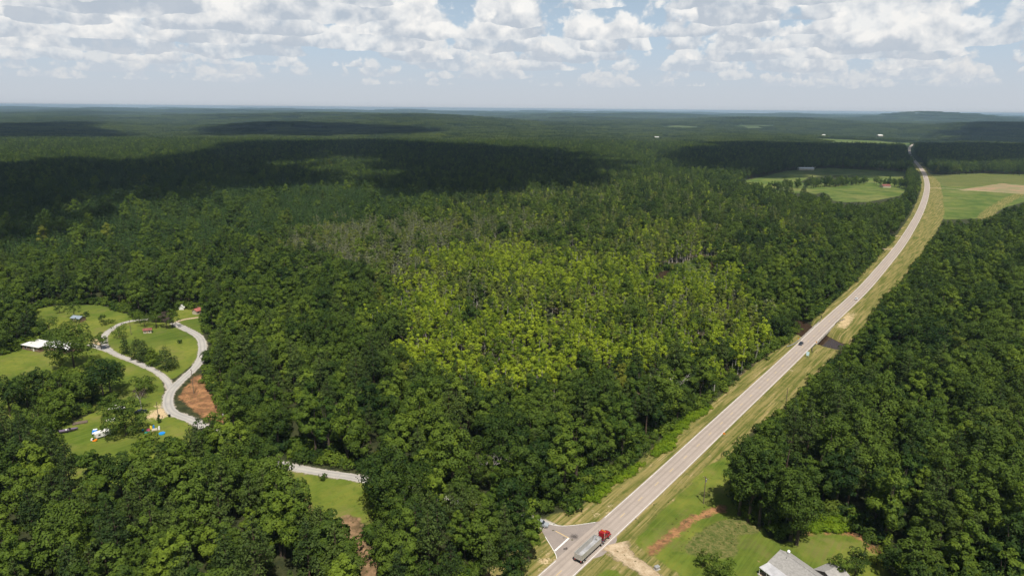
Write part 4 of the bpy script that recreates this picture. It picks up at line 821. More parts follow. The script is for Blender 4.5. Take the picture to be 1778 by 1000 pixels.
# ---- where they stand
RNG = np.random.default_rng(11)
def wedge(y0, y1, sp):
    ys = np.arange(y0, y1, sp); o = []
    for y in ys:
        hw = 0.80*y+95; x = np.arange(-hw, hw, sp); o.append(np.c_[x, np.full(len(x), y)])
    P = np.vstack(o); return P+RNG.uniform(-0.46, 0.46, P.shape)*sp
def hides_open(P, H, W):
    """a tree here would stand in front of a clearing, road or verge that the view shows open"""
    bad = np.zeros(len(P), bool); u = P/np.linalg.norm(P, axis=1)[:, None]; v = np.c_[u[:, 1], -u[:, 0]]
    for fr in (0.25, 0.5, 0.75, 0.95):
        s = (CAM_H/(CAM_H-H*fr))[:, None]; lat = W*0.42*(1.0 if fr < 0.8 else 0.4)
        for k in (-1, 0, 1): bad |= look(Rb_open, (P+v*(lat*k)[:, None])*s) > 0.5
    s = (CAM_H/(CAM_H-H*0.72))[:, None]; bad |= (look(R_swfront.astype(np.float32), P*s) > 0.5) & ~(look(R_swamp.astype(np.float32), P) > 0.5)
    return bad
Rb_open = R_open.astype(np.float32); Rb_stand = R_nostand.astype(np.float32)
HWdist = lambda P: dist_line(P, HWd[::3])
LT = []           # (kind, variant, x, y, z, rot, scale)
def plant(P, kinds, weights, smin, smax, test=True, margin=0.42):
    ks = RNG.choice(len(kinds), len(P), p=np.array(weights)/sum(weights)); sc = RNG.uniform(smin, smax, len(P)); var = np.array([RNG.integers(len(LIB[kinds[k]])) for k in ks])
    H = np.array([LIB[kinds[k]][v][3] for k, v in zip(ks, var)])*sc; W = np.array([LIB[kinds[k]][v][4] for k, v in zip(ks, var)])*sc
    ok = look(Rb_stand, P) < 0.5
    for a in range(6): ok &= look(Rb_open, P+np.c_[np.full(len(P), math.cos(a*1.047)), np.full(len(P), math.sin(a*1.047))]*(W*margin*0.7)[:, None]) < 0.5
    if test: ok &= ~hides_open(P, H, W)
    z = ground_z(P)
    for i in np.nonzero(ok)[0]: LT.append((kinds[ks[i]], int(var[i]), P[i, 0], P[i, 1], z[i]-0.1, RNG.uniform(0, 6.283), sc[i]))
def in_fields(P):
    r = inside(P, L['field_d']) | inside(P*1.06, L['field_d']) | inside(P*1.12, L['field_d'])
    for k in FARF: r |= inside(P, L[k])
    return r
def sel(P, r, wob=14.0):
    x, y = P[:, 0], P[:, 1]; Q = P+np.c_[np.sin(y*0.071+np.sin(x*0.043)*1.7)+0.6*np.sin(x*0.17+y*0.13), np.sin(x*0.063+np.sin(y*0.049)*1.9)+0.6*np.sin(y*0.19-x*0.11)]*wob
    return look(r.astype(np.float32), Q) > 0.5
P = wedge(150, 860, 3.75); clump = np.sin(P[:, 0]*0.11+np.sin(P[:, 1]*0.05)*2)+np.sin(P[:, 1]*0.09+P[:, 0]*0.04); P = P[sel(P, R_swamp) & (~sel(P, R_marsh, 6) | (RNG.random(len(P)) < 0.12)) & (RNG.random(len(P)) < np.clip(0.82+0.22*clump, 0.42, 1))]
edge_d = look(blur(R_swamp, 12), P); band = np.sin(P[:, 1]*0.031+np.sin(P[:, 0]*0.018)*1.4+0.8)
pb = np.clip(0.20+(P[:, 1]-400)/620+0.36*band+0.2*(0.8-edge_d).clip(0, 1), 0.08, 0.92); u = RNG.random(len(P)); b = u < pb; q = RNG.random(len(P)) < 0.05
plant(P[~b & ~q], ['swamp_tree'], [1], 0.6, 1.08); plant(P[b & ~q], ['dull_swamp_tree', 'grey_snag', 'broadleaf_tree'], [4, 1.6, 0.25], 0.65, 1.15); plant(P[q], ['broadleaf_tree'], [1], 0.55, 0.8)
P = wedge(300, 1050, 3.9); P = P[sel(P, R_grey, 22) & ~sel(P, R_swamp)]; plant(P, ['grey_snag', 'dull_swamp_tree', 'broadleaf_tree'], [6, 2.0, 0.22], 0.8, 1.2)
P = wedge(400, 1400, 4.7); P = P[sel(P, R_mixed, 22) & ~sel(P, R_grey, 22)]; plant(P, ['dull_swamp_tree', 'grey_snag', 'swamp_tree', 'broadleaf_tree', 'pine_tree'], [5, 3.4, 0.9, 1.4, 0.4], 0.6, 1.15)
P = wedge(400, 1500, 5.0); P = P[sel(P, R_pine) & ~sel(P, R_grey)]; plant(P, ['young_pine', 'broadleaf_tree'], [24, 1], 0.85, 1.25, False)
taken = R_swamp | R_grey | R_mixed | R_pine
P = wedge(92, 950, 7.1); P = P[~sel(P, taken)]
pf = np.sin(P[:, 0]*0.021+1.3)*np.sin(P[:, 1]*0.017+0.4); pn_ = np.clip(0.27+0.25*pf, 0.06, 0.6)
pn_ = np.where((P[:, 1] < 260) & (P[:, 0] < 30), np.clip(pn_+0.14, 0, .7), pn_); pn_ = np.where(P[:, 0] > 0.62*P[:, 1]-20, pn_*0.35, pn_); ip = (RNG.random(len(P)) < pn_) & (look(blur(R_nostand, 4), P) < 0.10)
plant(P[ip], ['pine_tree'], [1], 0.66, 1.12); plant(P[~ip], ['broadleaf_tree'], [1], 0.60, 1.25)
P = wedge(950, 1700, 8.0); P = P[~sel(P, taken)]; plant(P, ['broadleaf_tree', 'pine_tree'], [3, 1], 0.75, 1.1)
P = wedge(1700, 2500, 9.5); P = P[~in_fields(P) & (HWdist(P) > 16)]; plant(P, ['broadleaf_tree', 'pine_tree'], [3, 1], 0.8, 1.15, False)
LT = [t for t in LT if not (t[1] < 0)]
print('trees', len(LT), round(time.time()-T0, 1))
for x, y in L['far_belt']: k = int(RNG.integers(9)); LT.append(('broadleaf_tree', k, x, y, -0.1, RNG.uniform(0, 6.28), RNG.uniform(9, 15.5)/LIB['broadleaf_tree'][k][3]))
# the ones that show largest become single trees, the rest of each kind one wood
R3 = np.array(cam.matrix_world.to_3x3().inverted())
def project(x, y, z):
    d = R3 @ np.array([x, y, z-CAM_H]); return (889+1185*d[0]/-d[2], 500-1185*d[1]/-d[2], -d[2]) if d[2] < 0 else (-1e4, -1e4, 1)
groups = {}
for i, t in enumerate(LT): groups.setdefault(t[0], []).append(i)
single = set()
for k, ids in groups.items():
    arr = []
    for i in ids:
        t = LT[i]; me = LIB[k][t[1]]; u, v, d = project(t[2], t[3], t[4]+me[3]*t[6]*0.7)
        if -10 < u < 1788 and 0 < v < 1010: arr.append((d/t[6], i))
    arr.sort(); single |= {i for _, i in arr[:205 if k == 'broadleaf_tree' else 260 if k == 'pine_tree' else 290]}
LAND = [('beside the highway junction', 8, 195), ('around the big round oak', -36, 200), ('at the near bend of the county road', -85, 235), ('behind the red dirt bank', -128, 300), ('around the back cottages', -190, 420), ('behind the long white roofed building', -275, 375), ('round the yard with the boats', -175, 262),
        ('at the bottom left corner', -120, 175), ('above the brown dirt trail', -60, 185), ('at the bottom edge left of the junction', -15, 165), ('left of the highway below the swamp', 45, 265), ('below the yellow green swamp', -20, 285), ('left of the bridge', 140, 375), ('beyond the bridge on the left', 215, 510),
        ('behind the red gully', 90, 235), ('behind the grey house', 120, 190), ('at the right edge beyond the grey house', 160, 190), ('right of the highway below the creek', 140, 300), ('right of the creek', 230, 340), ('right of the highway beyond the creek', 310, 470), ('far up the right side of the highway', 520, 760), ('in the middle woods left of the swamp', -110, 420), ('far back on the left', -330, 640), ('deep in the right hand woods', 260, 270)]
LXY = np.array([(a, b) for _, a, b in LAND], float)
def zone_of(x, y): return LAND[int(np.argmin(((LXY-(x, y))**2).sum(1)))][0]
DESC = {'broadleaf_tree': ('full green broadleaf tree', 'tree', 'broadleaf trees'), 'pine_tree': ('tall dark pine', 'pine tree', 'pine trees'), 'young_pine': ('young conical pine in the dark plantation', 'young pine', 'young pines'),
        'swamp_tree': ('slim yellow green swamp tree', 'swamp tree', 'yellow green swamp trees'), 'dull_swamp_tree': ('slim dull olive swamp tree', 'olive swamp tree', 'dull olive swamp trees'), 'grey_snag': ('thin grey half bare swamp tree', 'bare swamp tree', 'grey half bare swamp trees')}
def put_tree(kind, var, x, y, z, rot, sc, label, group, name=None, mats=None):
    cr, tr = LIB[kind][var][:2]
    o = thing(name or kind, label, DESC[kind][1], (x, y, z), rot, group); o.scale = (sc, sc, sc)
    link('trunk', tr, o); link('crown', cr, o); return o
for i in sorted(single):
    k, var, x, y, z, rot, sc = LT[i]; lb, ct, gr = DESC[k]
    if k in ('broadleaf_tree', 'pine_tree'):
        zn = zone_of(x, y); tone = ('pale green ' if var >= 6 else 'dark green ') if k == 'broadleaf_tree' else ''; ht = 'smaller' if sc < 0.84 else 'taller'
        put_tree(k, var, x, y, z, rot, sc, f"{ht} {tone}{lb.replace('full green ', '').replace('tall dark', 'dark')} {zn}", f"{ht} {tone}{gr} {zn}")
    else:
        ht = 'shorter ' if sc < 0.93 else 'taller '; sd = (('at the left end of the near swamp rim' if x < 5 else 'in the middle of the near swamp rim' if x < 60 else 'at the right end of the near swamp rim') if y < 360 else 'in the near left part of the swamp' if x < 0 else 'in the near right part of the swamp' if y < 440 else 'in the middle of the swamp') if k != 'young_pine' else ('at its near edge' if y < 560 else 'behind its near edge')
        put_tree(k, var, x, y, z, rot, sc, f"{ht}{lb} {sd}", f"{ht}{gr} {sd}")
SRC = bpy.data.collections.new('wood_sources')       # meshes that the woods are grown from; not part of the scene itself
def wood(name, meshes, rows, label, cat, keep=('x',)):
    """rows: (variant, x, y, z, rot, scale) - one object, one tree per point"""
    c = bpy.data.collections.new(name+'_sources')
    for i, me in enumerate(meshes): c.objects.link(bpy.data.objects.new(f'{name}_source_{i:02d}', me))
    A = np.array(rows, float); me = bpy.data.meshes.new(name); me.vertices.add(len(A)); me.vertices.foreach_set('co', A[:, 1:4].astype(np.float32).ravel())
    me.attributes.new('var', 'INT', 'POINT').data.foreach_set('value', A[:, 0].astype(np.int32))
    me.attributes.new('rot', 'FLOAT_VECTOR', 'POINT').data.foreach_set('vector', np.c_[np.zeros((len(A), 2)), A[:, 4]].astype(np.float32).ravel())
    me.attributes.new('scl', 'FLOAT_VECTOR', 'POINT').data.foreach_set('vector', (A[:, 5:8] if A.shape[1] > 6 else np.repeat(A[:, 5:6], 3, 1)).astype(np.float32).ravel())
    o = link(name, me); tag(o, label, cat, kind='stuff')
    ng = bpy.data.node_groups.new(name, 'GeometryNodeTree'); ng.interface.new_socket('Geometry', in_out='INPUT', socket_type='NodeSocketGeometry'); ng.interface.new_socket('Geometry', in_out='OUTPUT', socket_type='NodeSocketGeometry')
    n = ng.nodes; gi = n.new('NodeGroupInput'); go = n.new('NodeGroupOutput'); m2p = n.new('GeometryNodeMeshToPoints'); iop = n.new('GeometryNodeInstanceOnPoints'); ci = n.new('GeometryNodeCollectionInfo')
    ci.inputs['Collection'].default_value = c; ci.inputs['Separate Children'].default_value = True; ci.inputs['Reset Children'].default_value = True; iop.inputs['Pick Instance'].default_value = True
    def na(nm, ty): q = n.new('GeometryNodeInputNamedAttribute'); q.data_type = ty; q.inputs['Name'].default_value = nm; return q.outputs['Attribute']
    ng.links.new(gi.outputs[0], m2p.inputs[0]); ng.links.new(m2p.outputs[0], iop.inputs['Points']); ng.links.new(ci.outputs[0], iop.inputs['Instance'])
    ng.links.new(na('var', 'INT'), iop.inputs['Instance Index']); ng.links.new(na('scl', 'FLOAT_VECTOR'), iop.inputs['Scale'])
    e2r = n.new('FunctionNodeEulerToRotation'); ng.links.new(na('rot', 'FLOAT_VECTOR'), e2r.inputs[0]); ng.links.new(e2r.outputs[0], iop.inputs['Rotation']); ng.links.new(iop.outputs[0], go.inputs[0])
    o.modifiers.new('grow', 'NODES').node_group = ng; return o
WN = {'broadleaf_tree': ('broadleaf_woods', 'mass of green broadleaf woods reaching far to the hills'), 'pine_tree': ('pine_woods', 'dark pines mixed all through the distant woods'), 'young_pine': ('pine_plantation', 'close dark plantation of young conical pines in rows'),
      'swamp_tree': ('swamp_woods', 'bright yellow green swamp woods in the middle of the view'), 'dull_swamp_tree': ('olive_swamp_woods', 'dull olive swamp woods around the bright ones'), 'grey_snag': ('bare_swamp_woods', 'grey half bare swamp woods left of the bright ones')}
for k, ids in groups.items():
    rows = [(LT[i][1],)+LT[i][2:] for i in ids if i not in single]
    if rows: wood(WN[k][0], [q[2] for q in LIB[k]], rows, WN[k][1], 'woods')
# undergrowth along the edges of the woods
P = wedge(110, 700, 2.8); _ed = R_nostand | near_line(HW[HW[:, 1] < 900], 12); e = look(blur(_ed, 3), P); e2 = look(blur(_ed, 24), P); ok = (look(Rb_stand, P) < 0.5) & (((e > 0.05) & (RNG.random(len(P)) < 0.92)) | ((e2 > 0.04) & (RNG.random(len(P)) < 0.45)))
Pu = P[ok]; Pu = Pu[~hides_open(Pu, np.full(len(Pu), 2.2), np.full(len(Pu), 2.0))]
rows = [(int(RNG.integers(4)), x, y, -0.25, RNG.uniform(0, 6.28), RNG.uniform(0.6, 1.75)) for x, y in Pu]
P = wedge(200, 800, 5.0); P = P[sel(P, R_swamp | R_marsh | R_mixed) & ((RNG.random(len(P)) < 0.5) | sel(P, R_marsh, 4)) & ~sel(P, R_pond, 0) & (look(blur(R_nostand & ~R_marsh, 1), P) < 0.2)]; rows += [(int(RNG.integers(2, 4)), x, y, -0.3, RNG.uniform(0, 6.28), RNG.uniform(0.25, 0.65)) for x, y in P]
wood('undergrowth', SHR, rows, 'leafy undergrowth along the edges of the woods', 'undergrowth')
P = wedge(110, 520, 1.7); P = P[sel(P, R_bush, 1.5)]; wood('vines', VIN, [(int(RNG.integers(4)), x, y, -0.2, RNG.uniform(0, 6.28), RNG.uniform(0.5, 1.1)) for x, y in P], 'bright green vines smothering the edge of the woods', 'vines')
P = wedge(110, 400, 1.3); tl = sel(P, R_tall, 1) & (RNG.random(len(P)) < 0.4); vg = sel(P, R_verge, 0) & (RNG.random(len(P)) < 0.10) & (HWdist(P) > 7); vg |= sel(P, R_red | R_trail, 3) & (RNG.random(len(P)) < 0.28); P2 = P[tl | vg]
wood('weeds', WEE, [(int(RNG.integers(3)), x, y, -0.1, RNG.uniform(0, 6.28), RNG.uniform(0.15, 0.38)) for (x, y), tl_ in zip(P2, tl[tl | vg])], 'tall dry weeds on the rough patch and along the verge', 'weeds')
# woods beyond two and a half kilometres
rows = []
for y0, y1, sp, s in ((2430, 6500, 82, 1.0), (6500, 13000, 200, 2.4), (13000, 30500, 520, 6.0)):
    P = wedge(y0, y1, sp); keep = ~in_fields(P)
    if y0 < 3000:
        k = keep.copy()
        for a in range(8): k &= ~in_fields(P+np.array((math.cos(a*.785), math.sin(a*.785)))*42)
        keep = k & (HWdist(P) > 62)
    bare = (RNG.random(len(P)) < 0.03) & (np.sin(P[:, 0]*0.0021+2)*np.sin(P[:, 1]*0.0013+1) > 0.93); keep &= ~bare
    P = P[keep]; z = ground_z(P)
    rows += [(int(RNG.integers(4)), x, y, zz_, RNG.integers(4)*1.5708+RNG.normal(0, .05), s*1.04, s*1.04, min(1.6, 0.85*s**0.35)*RNG.uniform(0.85, 1.15)) for (x, y), zz_ in zip(P, z)]
wood('distant_forest', PAT, rows, 'hazy blue green forest rolling to the horizon', 'forest')
print('woods', round(time.time()-T0, 1))
# ------------------------------------------------------------------ cumulus overhead that shade the woods
M_cloud = bpy.data.materials.new('cloud'); M_cloud.use_nodes = True; t = NT(M_cloud.node_tree); t.n.clear()
o_ = t.new('ShaderNodeOutputMaterial'); df = t.new('ShaderNodeBsdfDiffuse'); df.inputs[0].default_value = (0.86, 0.86, 0.87, 1); trn = t.new('ShaderNodeBsdfTransparent'); lw = t.new('ShaderNodeLayerWeight'); lw.inputs[0].default_value = 0.5
nz = t.noise(t.new('ShaderNodeNewGeometry').outputs['Position'], 0.012, 5.0, 0.6)
mm = t.new('ShaderNodeMixShader'); t.put(mm.inputs[0], t.ramp(t.m('ADD', lw.outputs['Facing'], t.m('MULTIPLY', t.m('SUBTRACT', nz, 0.5), 0.5)), 0.12, 1.0, 0.42, 1.0)); t.l.new(df.outputs[0], mm.inputs[1]); t.l.new(trn.outputs[0], mm.inputs[2]); t.l.new(mm.outputs[0], o_.inputs[0])
def build_clouds():
    g = np.random.default_rng(77); bm = bmesh.new(); bmesh.ops.create_icosphere(bm, subdivisions=3, radius=1); base = np.array([v.co for v in bm.verts]); fs = np.array([[v.index for v in f.verts] for f in bm.faces]); bm.free()
    ALT = 1150.0; off = np.array((SUN_AZ.x, SUN_AZ.y))*(ALT-15)/math.tan(SUN_EL); Vs, Fs = [], []
    for key in ('shade_s1', 'shade_s2', 'shade_s3', 'shade_s4', 'shade_s5'):
        q = np.array(L[key]); r0 = {'shade_s1': 58, 'shade_s4': 75}.get(key, 110); st = r0*0.95
        X, Y = np.meshgrid(np.arange(q[:, 0].min(), q[:, 0].max(), st), np.arange(q[:, 1].min(), q[:, 1].max(), st)); P = np.c_[X.ravel(), Y.ravel()]; P = P+g.uniform(-.35, .35, P.shape)*st; P = P[inside(P, L[key]) & (g.random(len(P)) < 0.92)]
        ed = dist_line(P, resample([tuple(a) for a in q]+[tuple(q[0])], 25.0)) if len(P) else []
        for p, e in zip(P, ed):
            r = min(r0*g.uniform(0.8, 1.35), max(r0*0.35, e+r0*0.35)); p = p+g.normal(0, r0*(0.45 if e < r0 else 0.1), 2); v = base*(1+0.10*np.sin(base[:, [1, 2, 0]]*5+g.uniform(0, 6, 3)))*np.array((r, r, r*0.7))
            v[:, 2] = np.where(v[:, 2] < 0, v[:, 2]*0.35, v[:, 2]); Fs.append(fs+len(base)*len(Vs)); Vs.append(v+np.array((p[0]+off[0], p[1]+off[1], ALT+g.uniform(0, 50))))
    o = link('clouds', quads('clouds', np.vstack(Vs), np.vstack(Fs), M_cloud)); o.data.shade_smooth(); return tag(o, 'white cumulus clouds overhead that throw dark shade on the woods', 'clouds', kind='stuff')
build_clouds()
# ------------------------------------------------------------------ the hazy air
M_haze = bpy.data.materials.new('haze'); M_haze.use_nodes = True; t = NT(M_haze.node_tree); t.n.clear()
o_ = t.new('ShaderNodeOutputMaterial'); pv = t.new('ShaderNodeVolumePrincipled'); pv.inputs['Color'].default_value = (0.58, 0.79, 1.0, 1); pv.inputs['Density'].default_value = HAZE_DENSITY; pv.inputs['Anisotropy'].default_value = 0.3
t.l.new(pv.outputs[0], o_.inputs['Volume'])
lo_z = float(min(VZ.min(), -7.0))-1.0; hi_z = 136.0
tag(MB().box((0, 14500, (lo_z+hi_z)/2), (60000, 33000, hi_z-lo_z)).build('haze', M_haze), 'thin blue summer haze over the whole landscape', 'haze', kind='stuff')
# ------------------------------------------------------------------ single trees one can tell apart
def special(name, label, cat, p, VFM, mleaf, mtrunk, rz=0.0, z=-0.05, group=None):
    V, F, mb = VFM; o = thing(name, label, cat, (p[0], p[1], z), rz, group)
    link('trunk', mesh_from('trunk', mb.V, mb.F, mtrunk), o)
    if V is not None: link('crown', quads('crown', V, F, mleaf), o)
    return o
def cedar(seed, H, W, n=1300): return pine(seed, H, W, 0.06, n, (0.3, 0.6), 0.62, 1.3)
special('broadleaf_tree', 'huge spreading dark tree overhanging the long white roofed building', 'tree', L['lt_big'], broadleaf(301, 25, 21, 0.16, 6500, (0.5, 0.9), 56), M_oak, M_bark)
special('broadleaf_tree', 'small round dark tree standing at the fork of the lane', 'tree', L['lt_round'], broadleaf(302, 9.5, 6.5, 0.12, 1300, (0.35, 0.65), 20), M_oak, M_bark)
special('broadleaf_tree', 'large ragged tree between the left lawn and the parked boats', 'tree', L['lt_mid'], broadleaf(303, 20, 16, 0.18, 3800, (0.45, 0.85), 40), M_oak, M_bark)
special('broadleaf_tree', 'pale yellowish tree behind the large ragged tree on the left lawn', 'tree', L['lt_mid2'], broadleaf(304, 17, 13, 0.2, 2600, (0.45, 0.8), 34), M_maple, M_bark)
special('broadleaf_tree', 'low wide dark tree beside the lane near the fork', 'tree', L['lt_f1'], broadleaf(305, 8.5, 10.5, 0.1, 1800, (0.35, 0.7), 26), M_oak, M_bark)
special('bare_tree', 'small grey tree with sparse purplish twigs by the sandy pull off', 'tree', L['lt_greydead'], broadleaf(306, 10, 7, 0.3, 520, (0.3, 0.5), 24), M_purple, M_grey)
special('broadleaf_tree', 'big dark tree in the yard overhanging the white camper', 'tree', L['lt_big2'], broadleaf(307, 15, 17, 0.12, 4200, (0.42, 0.8), 46), M_oak, M_bark)
special('cedar_tree', 'narrow dark cedar nearest the lane inside the loop', 'tree', L['lt_cedar_a'], cedar(308, 9.5, 6), M_pine, M_bark)
for k, (p, H, W, lb) in enumerate(((L['lt_c1'], 12, 8, 'dark cedar second in the clump inside the loop of lanes'), (L['lt_c2'], 11.5, 8, 'dark cedar third in the clump inside the loop of lanes'), (L['lt_c3'], 9.5, 7.5, 'shorter yellowish cedar in the clump inside the loop'), (L['lt_c4'], 12, 11, 'broadest round cedar at the right end of the clump'))):
    special('cedar_tree', lb, 'tree', p, cedar(310+k, H, W, 2800), M_pine if k != 2 else M_maple, M_bark)
for k, (key, H, W, lb) in enumerate((('lt_l1', 9, 10, 'bushy tree just inside the left bend of the lane'), ('lt_l2', 5.5, 4.5, 'small dark bush tree alone on the back lawn'), ('lt_l3', 7, 5, 'small tree at the left end of the back lawn'), ('lt_l4', 10, 8, 'round tree beside the blue roofed shed'), ('lt_p1', 9, 8, 'dark shrubby tree where the lane goes behind the loop'), ('lt_p2', 13, 9, 'tall dark tree left of the purple leaved tree'), ('lt_p3', 12, 8, 'dark tree right of the purple leaved tree'),
                              ('lt_s1', 4, 4, 'low shrub right of the blue roofed shed'), ('lt_s2', 3, 5, 'low shrub on the outer side of the lane bend'), ('lt_s3', 3.5, 5, 'low shrub nearer the shed beside the lane bend'), ('lt_n1', 9, 8, 'dark tree at the left corner of the back lawn'), ('lt_n2', 11, 9, 'round tree between the white roofed building and the back lawn'), ('lt_n3', 8, 8, 'small dark tree at the lane bend behind the loop'), ('lt_n4', 10, 9, 'leafy tree just left of the pale yellowish tree'), ('lt_n5', 8, 9, 'bushy tree below the big spreading tree'), ('lt_bush1', 1.6, 1.8, 'tiny dark bush alone on the big left lawn'), ('lt_b1', 2.2, 3.0, 'tiny bush alone inside the lawn loop'), ('road_bush', 2.2, 3.4, 'small round bush on the grass below the county road'))):
    special('small_tree', lb, 'tree', L[key], broadleaf(330+k, H, W, 0.06, int(150+W*H*9), (0.3, 0.6), 18), M_oak, M_bark)
special('purple_tree', 'purplish brown leaved tree between two dark ones behind the loop', 'tree', L['lt_dead'], broadleaf(350, 11, 7, 0.12, 1000, (0.3, 0.6), 24), M_purple, M_bark)
for k, key in enumerate(('lt_w1', 'lt_w2', 'lt_w3', 'lt_w4', 'lt_w5', 'lt_w6', 'lt_w7', 'lt_h1', 'lt_h2')):
    lb = ('leafy tree in the middle of the left wood above the boat', 'tree at the right end of the left wood', 'tree left of the middle of the left wood', 'tall tree standing up out of the left wood', 'edge tree of the left wood beside the lumber', 'tree at the left edge of the picture below the lawn', 'low tree behind the stacked lumber', 'dark tree left of the white roofed building', 'dark tree behind the left end of the white roofed building')[k]
    special('broadleaf_tree', lb, 'tree', L[key], broadleaf(360+k, 15+k % 3*2, 12+k % 2*2, 0.14, 2600, (0.45, 0.85), 36), M_oak if k % 3 else M_maple, M_bark)
special('oak_tree', 'biggest round oak beside the county road at the bend', 'tree', L['oak_road'], broadleaf(380, 24, 21, 0.12, 7500, (0.45, 0.8), 62), M_oak, M_bark)
def special_row(key, kinds, s0, s1, lb, gr, seed):
    g = np.random.default_rng(seed)
    for i, p in enumerate(L[key]):
        k = kinds[int(g.integers(len(kinds)))]; v = int(g.integers(len(LIB[k]))); H = LIB[k][v][3]; put_tree(k, v, p[0], p[1], -0.1, g.uniform(0, 6.28), g.uniform(s0, s1)/H, lb % ('pine' if 'pine' in k else 'broadleaf tree'), gr % ('pines' if 'pine' in k else 'broadleaf trees'))
special_row('front_left', ('broadleaf_tree', 'pine_tree', 'broadleaf_tree'), 19, 22, 'dark %s along the upper rim of the front left woods', '%s on the upper rim of the front left woods', 1)
special_row('front_mid', ('broadleaf_tree', 'pine_tree', 'pine_tree'), 14.5, 18, 'dark %s screening the county road near the junction', '%s screening the county road near the junction', 2)
for k, p in enumerate(L['right_cluster']+L['right_big']):
    big = k >= len(L['right_cluster']); g_ = random.Random(500+k)
    special('broadleaf_tree', ('nearer of two tall dark trees standing forward on the lawn', 'farther of two tall dark trees standing forward on the lawn')[k % 2] if big else 'very tall dark tree in the clump beside the red gully', 'tree', p, broadleaf(500+k, g_.uniform(24, 29), g_.uniform(9.5, 12.5), 0.07, 4600, (0.42, 0.78), 54), M_oak, M_bark, group='tall dark trees standing forward on the lawn' if big else 'very tall dark trees beside the red gully')
special_row('far_row', ('broadleaf_tree',), 17, 23, 'big sunlit %s along the far edge of the right hand field', 'sunlit %s at the far edge of the right hand field', 8)
for k, (key, H, W, lb) in enumerate((('rt_a', 6, 4.2, 'small dark tree alone on the lawn left of the grey house'), ('rt_b', 7.5, 8, 'round bushy tree at the bottom edge left of the grey house'), ('rt_c', 8, 6, 'small tree behind the right wing of the grey house'), ('rt_d', 9, 6.5, 'taller of two small trees behind the right wing of the grey house'), ('rt_e', 6, 5, 'small round tree right of the vine covered pole'), ('rt_f', 6.5, 6, 'low tree at the lawn corner by the right woods'))):
    special('small_tree', lb, 'tree', L[key], broadleaf(390+k, H, W, 0.1, int(250+W*H*18), (0.28, 0.55), 22), M_oak if k != 4 else M_maple, M_bark)
dm = dead_tree(401, 23, None, 0.5); special('dead_tree', 'bleached bare dead tree at the woods edge left of the highway', 'dead tree', L['dead_big'], (None, None, dm), None, M_dead)
dm = dead_tree(404, 16, None, 0.6); special('dead_tree', 'grey bare dead tree half hidden in the middle woods', 'dead tree', L['dead_mid'], (None, None, dm), None, M_grey)
sn = MB(); sn.tube((0, 0, -0.3), (1.6, 0.4, 25), 0.30, 0.14, 7); sn.tube((1.2, .3, 18), (2.1, .5, 19.5), 0.08, 0.04, 5); sn.tube((1.3, .3, 20), (0.6, .9, 21), 0.08, 0.04, 5)
special('bare_pine', 'tall bare leaning pine trunk in front of the right woods', 'dead tree', L['tall_pine'], (None, None, sn), None, M_pbark)
# ------------------------------------------------------------------ poles and signs
def pole(p, H, label, xf=False, arm=True, rz=0.9, vine=None, name='utility_pole'):
    o = thing(name, label, 'pole', (p[0], p[1], 0), rz); MB().tube((0, 0, -0.5), (0, 0, H), 0.17, 0.11, 8).build('shaft', M_wood, o)
    if arm: MB().box((0, 0, H-0.7), (0.12, 2.2, 0.14)).build('cross_arm', M_wood, o)
    if arm:
        mb = MB()
        for y in (-1.0, 0, 1.0): mb.tube((0, y, H-0.63), (0, y, H-0.4), 0.05, 0.03, 6)
        mb.build('insulators', M_steel, o)
    if xf:
        MB().tube((0.32, 0, H-2.3), (0.32, 0, H-1.3), 0.27, 0.27, 12).tube((0.32, 0, H-1.3), (0.32, 0, H-1.2), 0.2, 0.1, 12).build('transformer', M_steel, o)
        MB().box((0.13, 0, H-1.8), (0.25, 0.1, 0.1)).build('bracket', M_steel, o)
    if vine:
        g = np.random.default_rng(int(H*10)); z0, z1, r = vine
        lob = [((g.normal(0, .25), g.normal(0, .25), z0+(z1-z0)*k/6), r*g.uniform(0.7, 1.1), 1.0) for k in range(7)]; V, F = leaves(g, lob, 420, 0.25, 0.5); link('ivy', quads('ivy', V, F, M_oak), o)
    return o
pole(L['pole_a'], 10.2, 'tall grey utility pole with a transformer on the front lawn', True, True, 0.7)
pole(L['pole_creek'], 8.5, 'plain wooden pole beside the creek right of the bridge', False, False)
pole(L['pole_bank'], 12.0, 'dark wooden pole standing on the red dirt bank', False, True)
pole(L['pole_green'], 9.5, 'wooden pole with green ivy round its foot by the yard', False, False, vine=(0.3, 3.2, 0.55))
pole(L['meter_pole'], 4.5, 'short pale pole with a grey meter box below the red bank', True, False)
pole(L['pole_loop'], 9.5, 'thin dark pole inside the lawn loop near the back lane', False, False)
pole(L['pole_verge'], 8.0, 'thin pole at the foot of the right verge beside the woods', False, False)
pole(L['vine_pole'], 8.6, 'pole crowned with ivy behind the grey house', False, False, vine=(6.2, 8.9, 0.95))
M_orange = mat('orange_sign', (0.80, 0.24, 0.01), 0.6, 0.4); M_black = mat('black_paint', (0.012, 0.012, 0.012), 0.5, 0.4); M_amber = mat('amber_reflector', (0.75, 0.33, 0.02), 0.5, 0.4); M_lblue = mat('pale_blue_sign', (0.50, 0.68, 0.72), 0.6, 0.3); M_signw = mat('sign_white', (0.42, 0.38, 0.45), 0.6, 0.3)
o = thing('warning_sign', 'orange diamond road sign on the right verge', 'sign', (*L['sign_orange'], 0), ba+math.pi/2+0.1)
MB().box((0, 0.03, 0.9), (0.07, 0.05, 1.8)).build('post', M_steel, o)
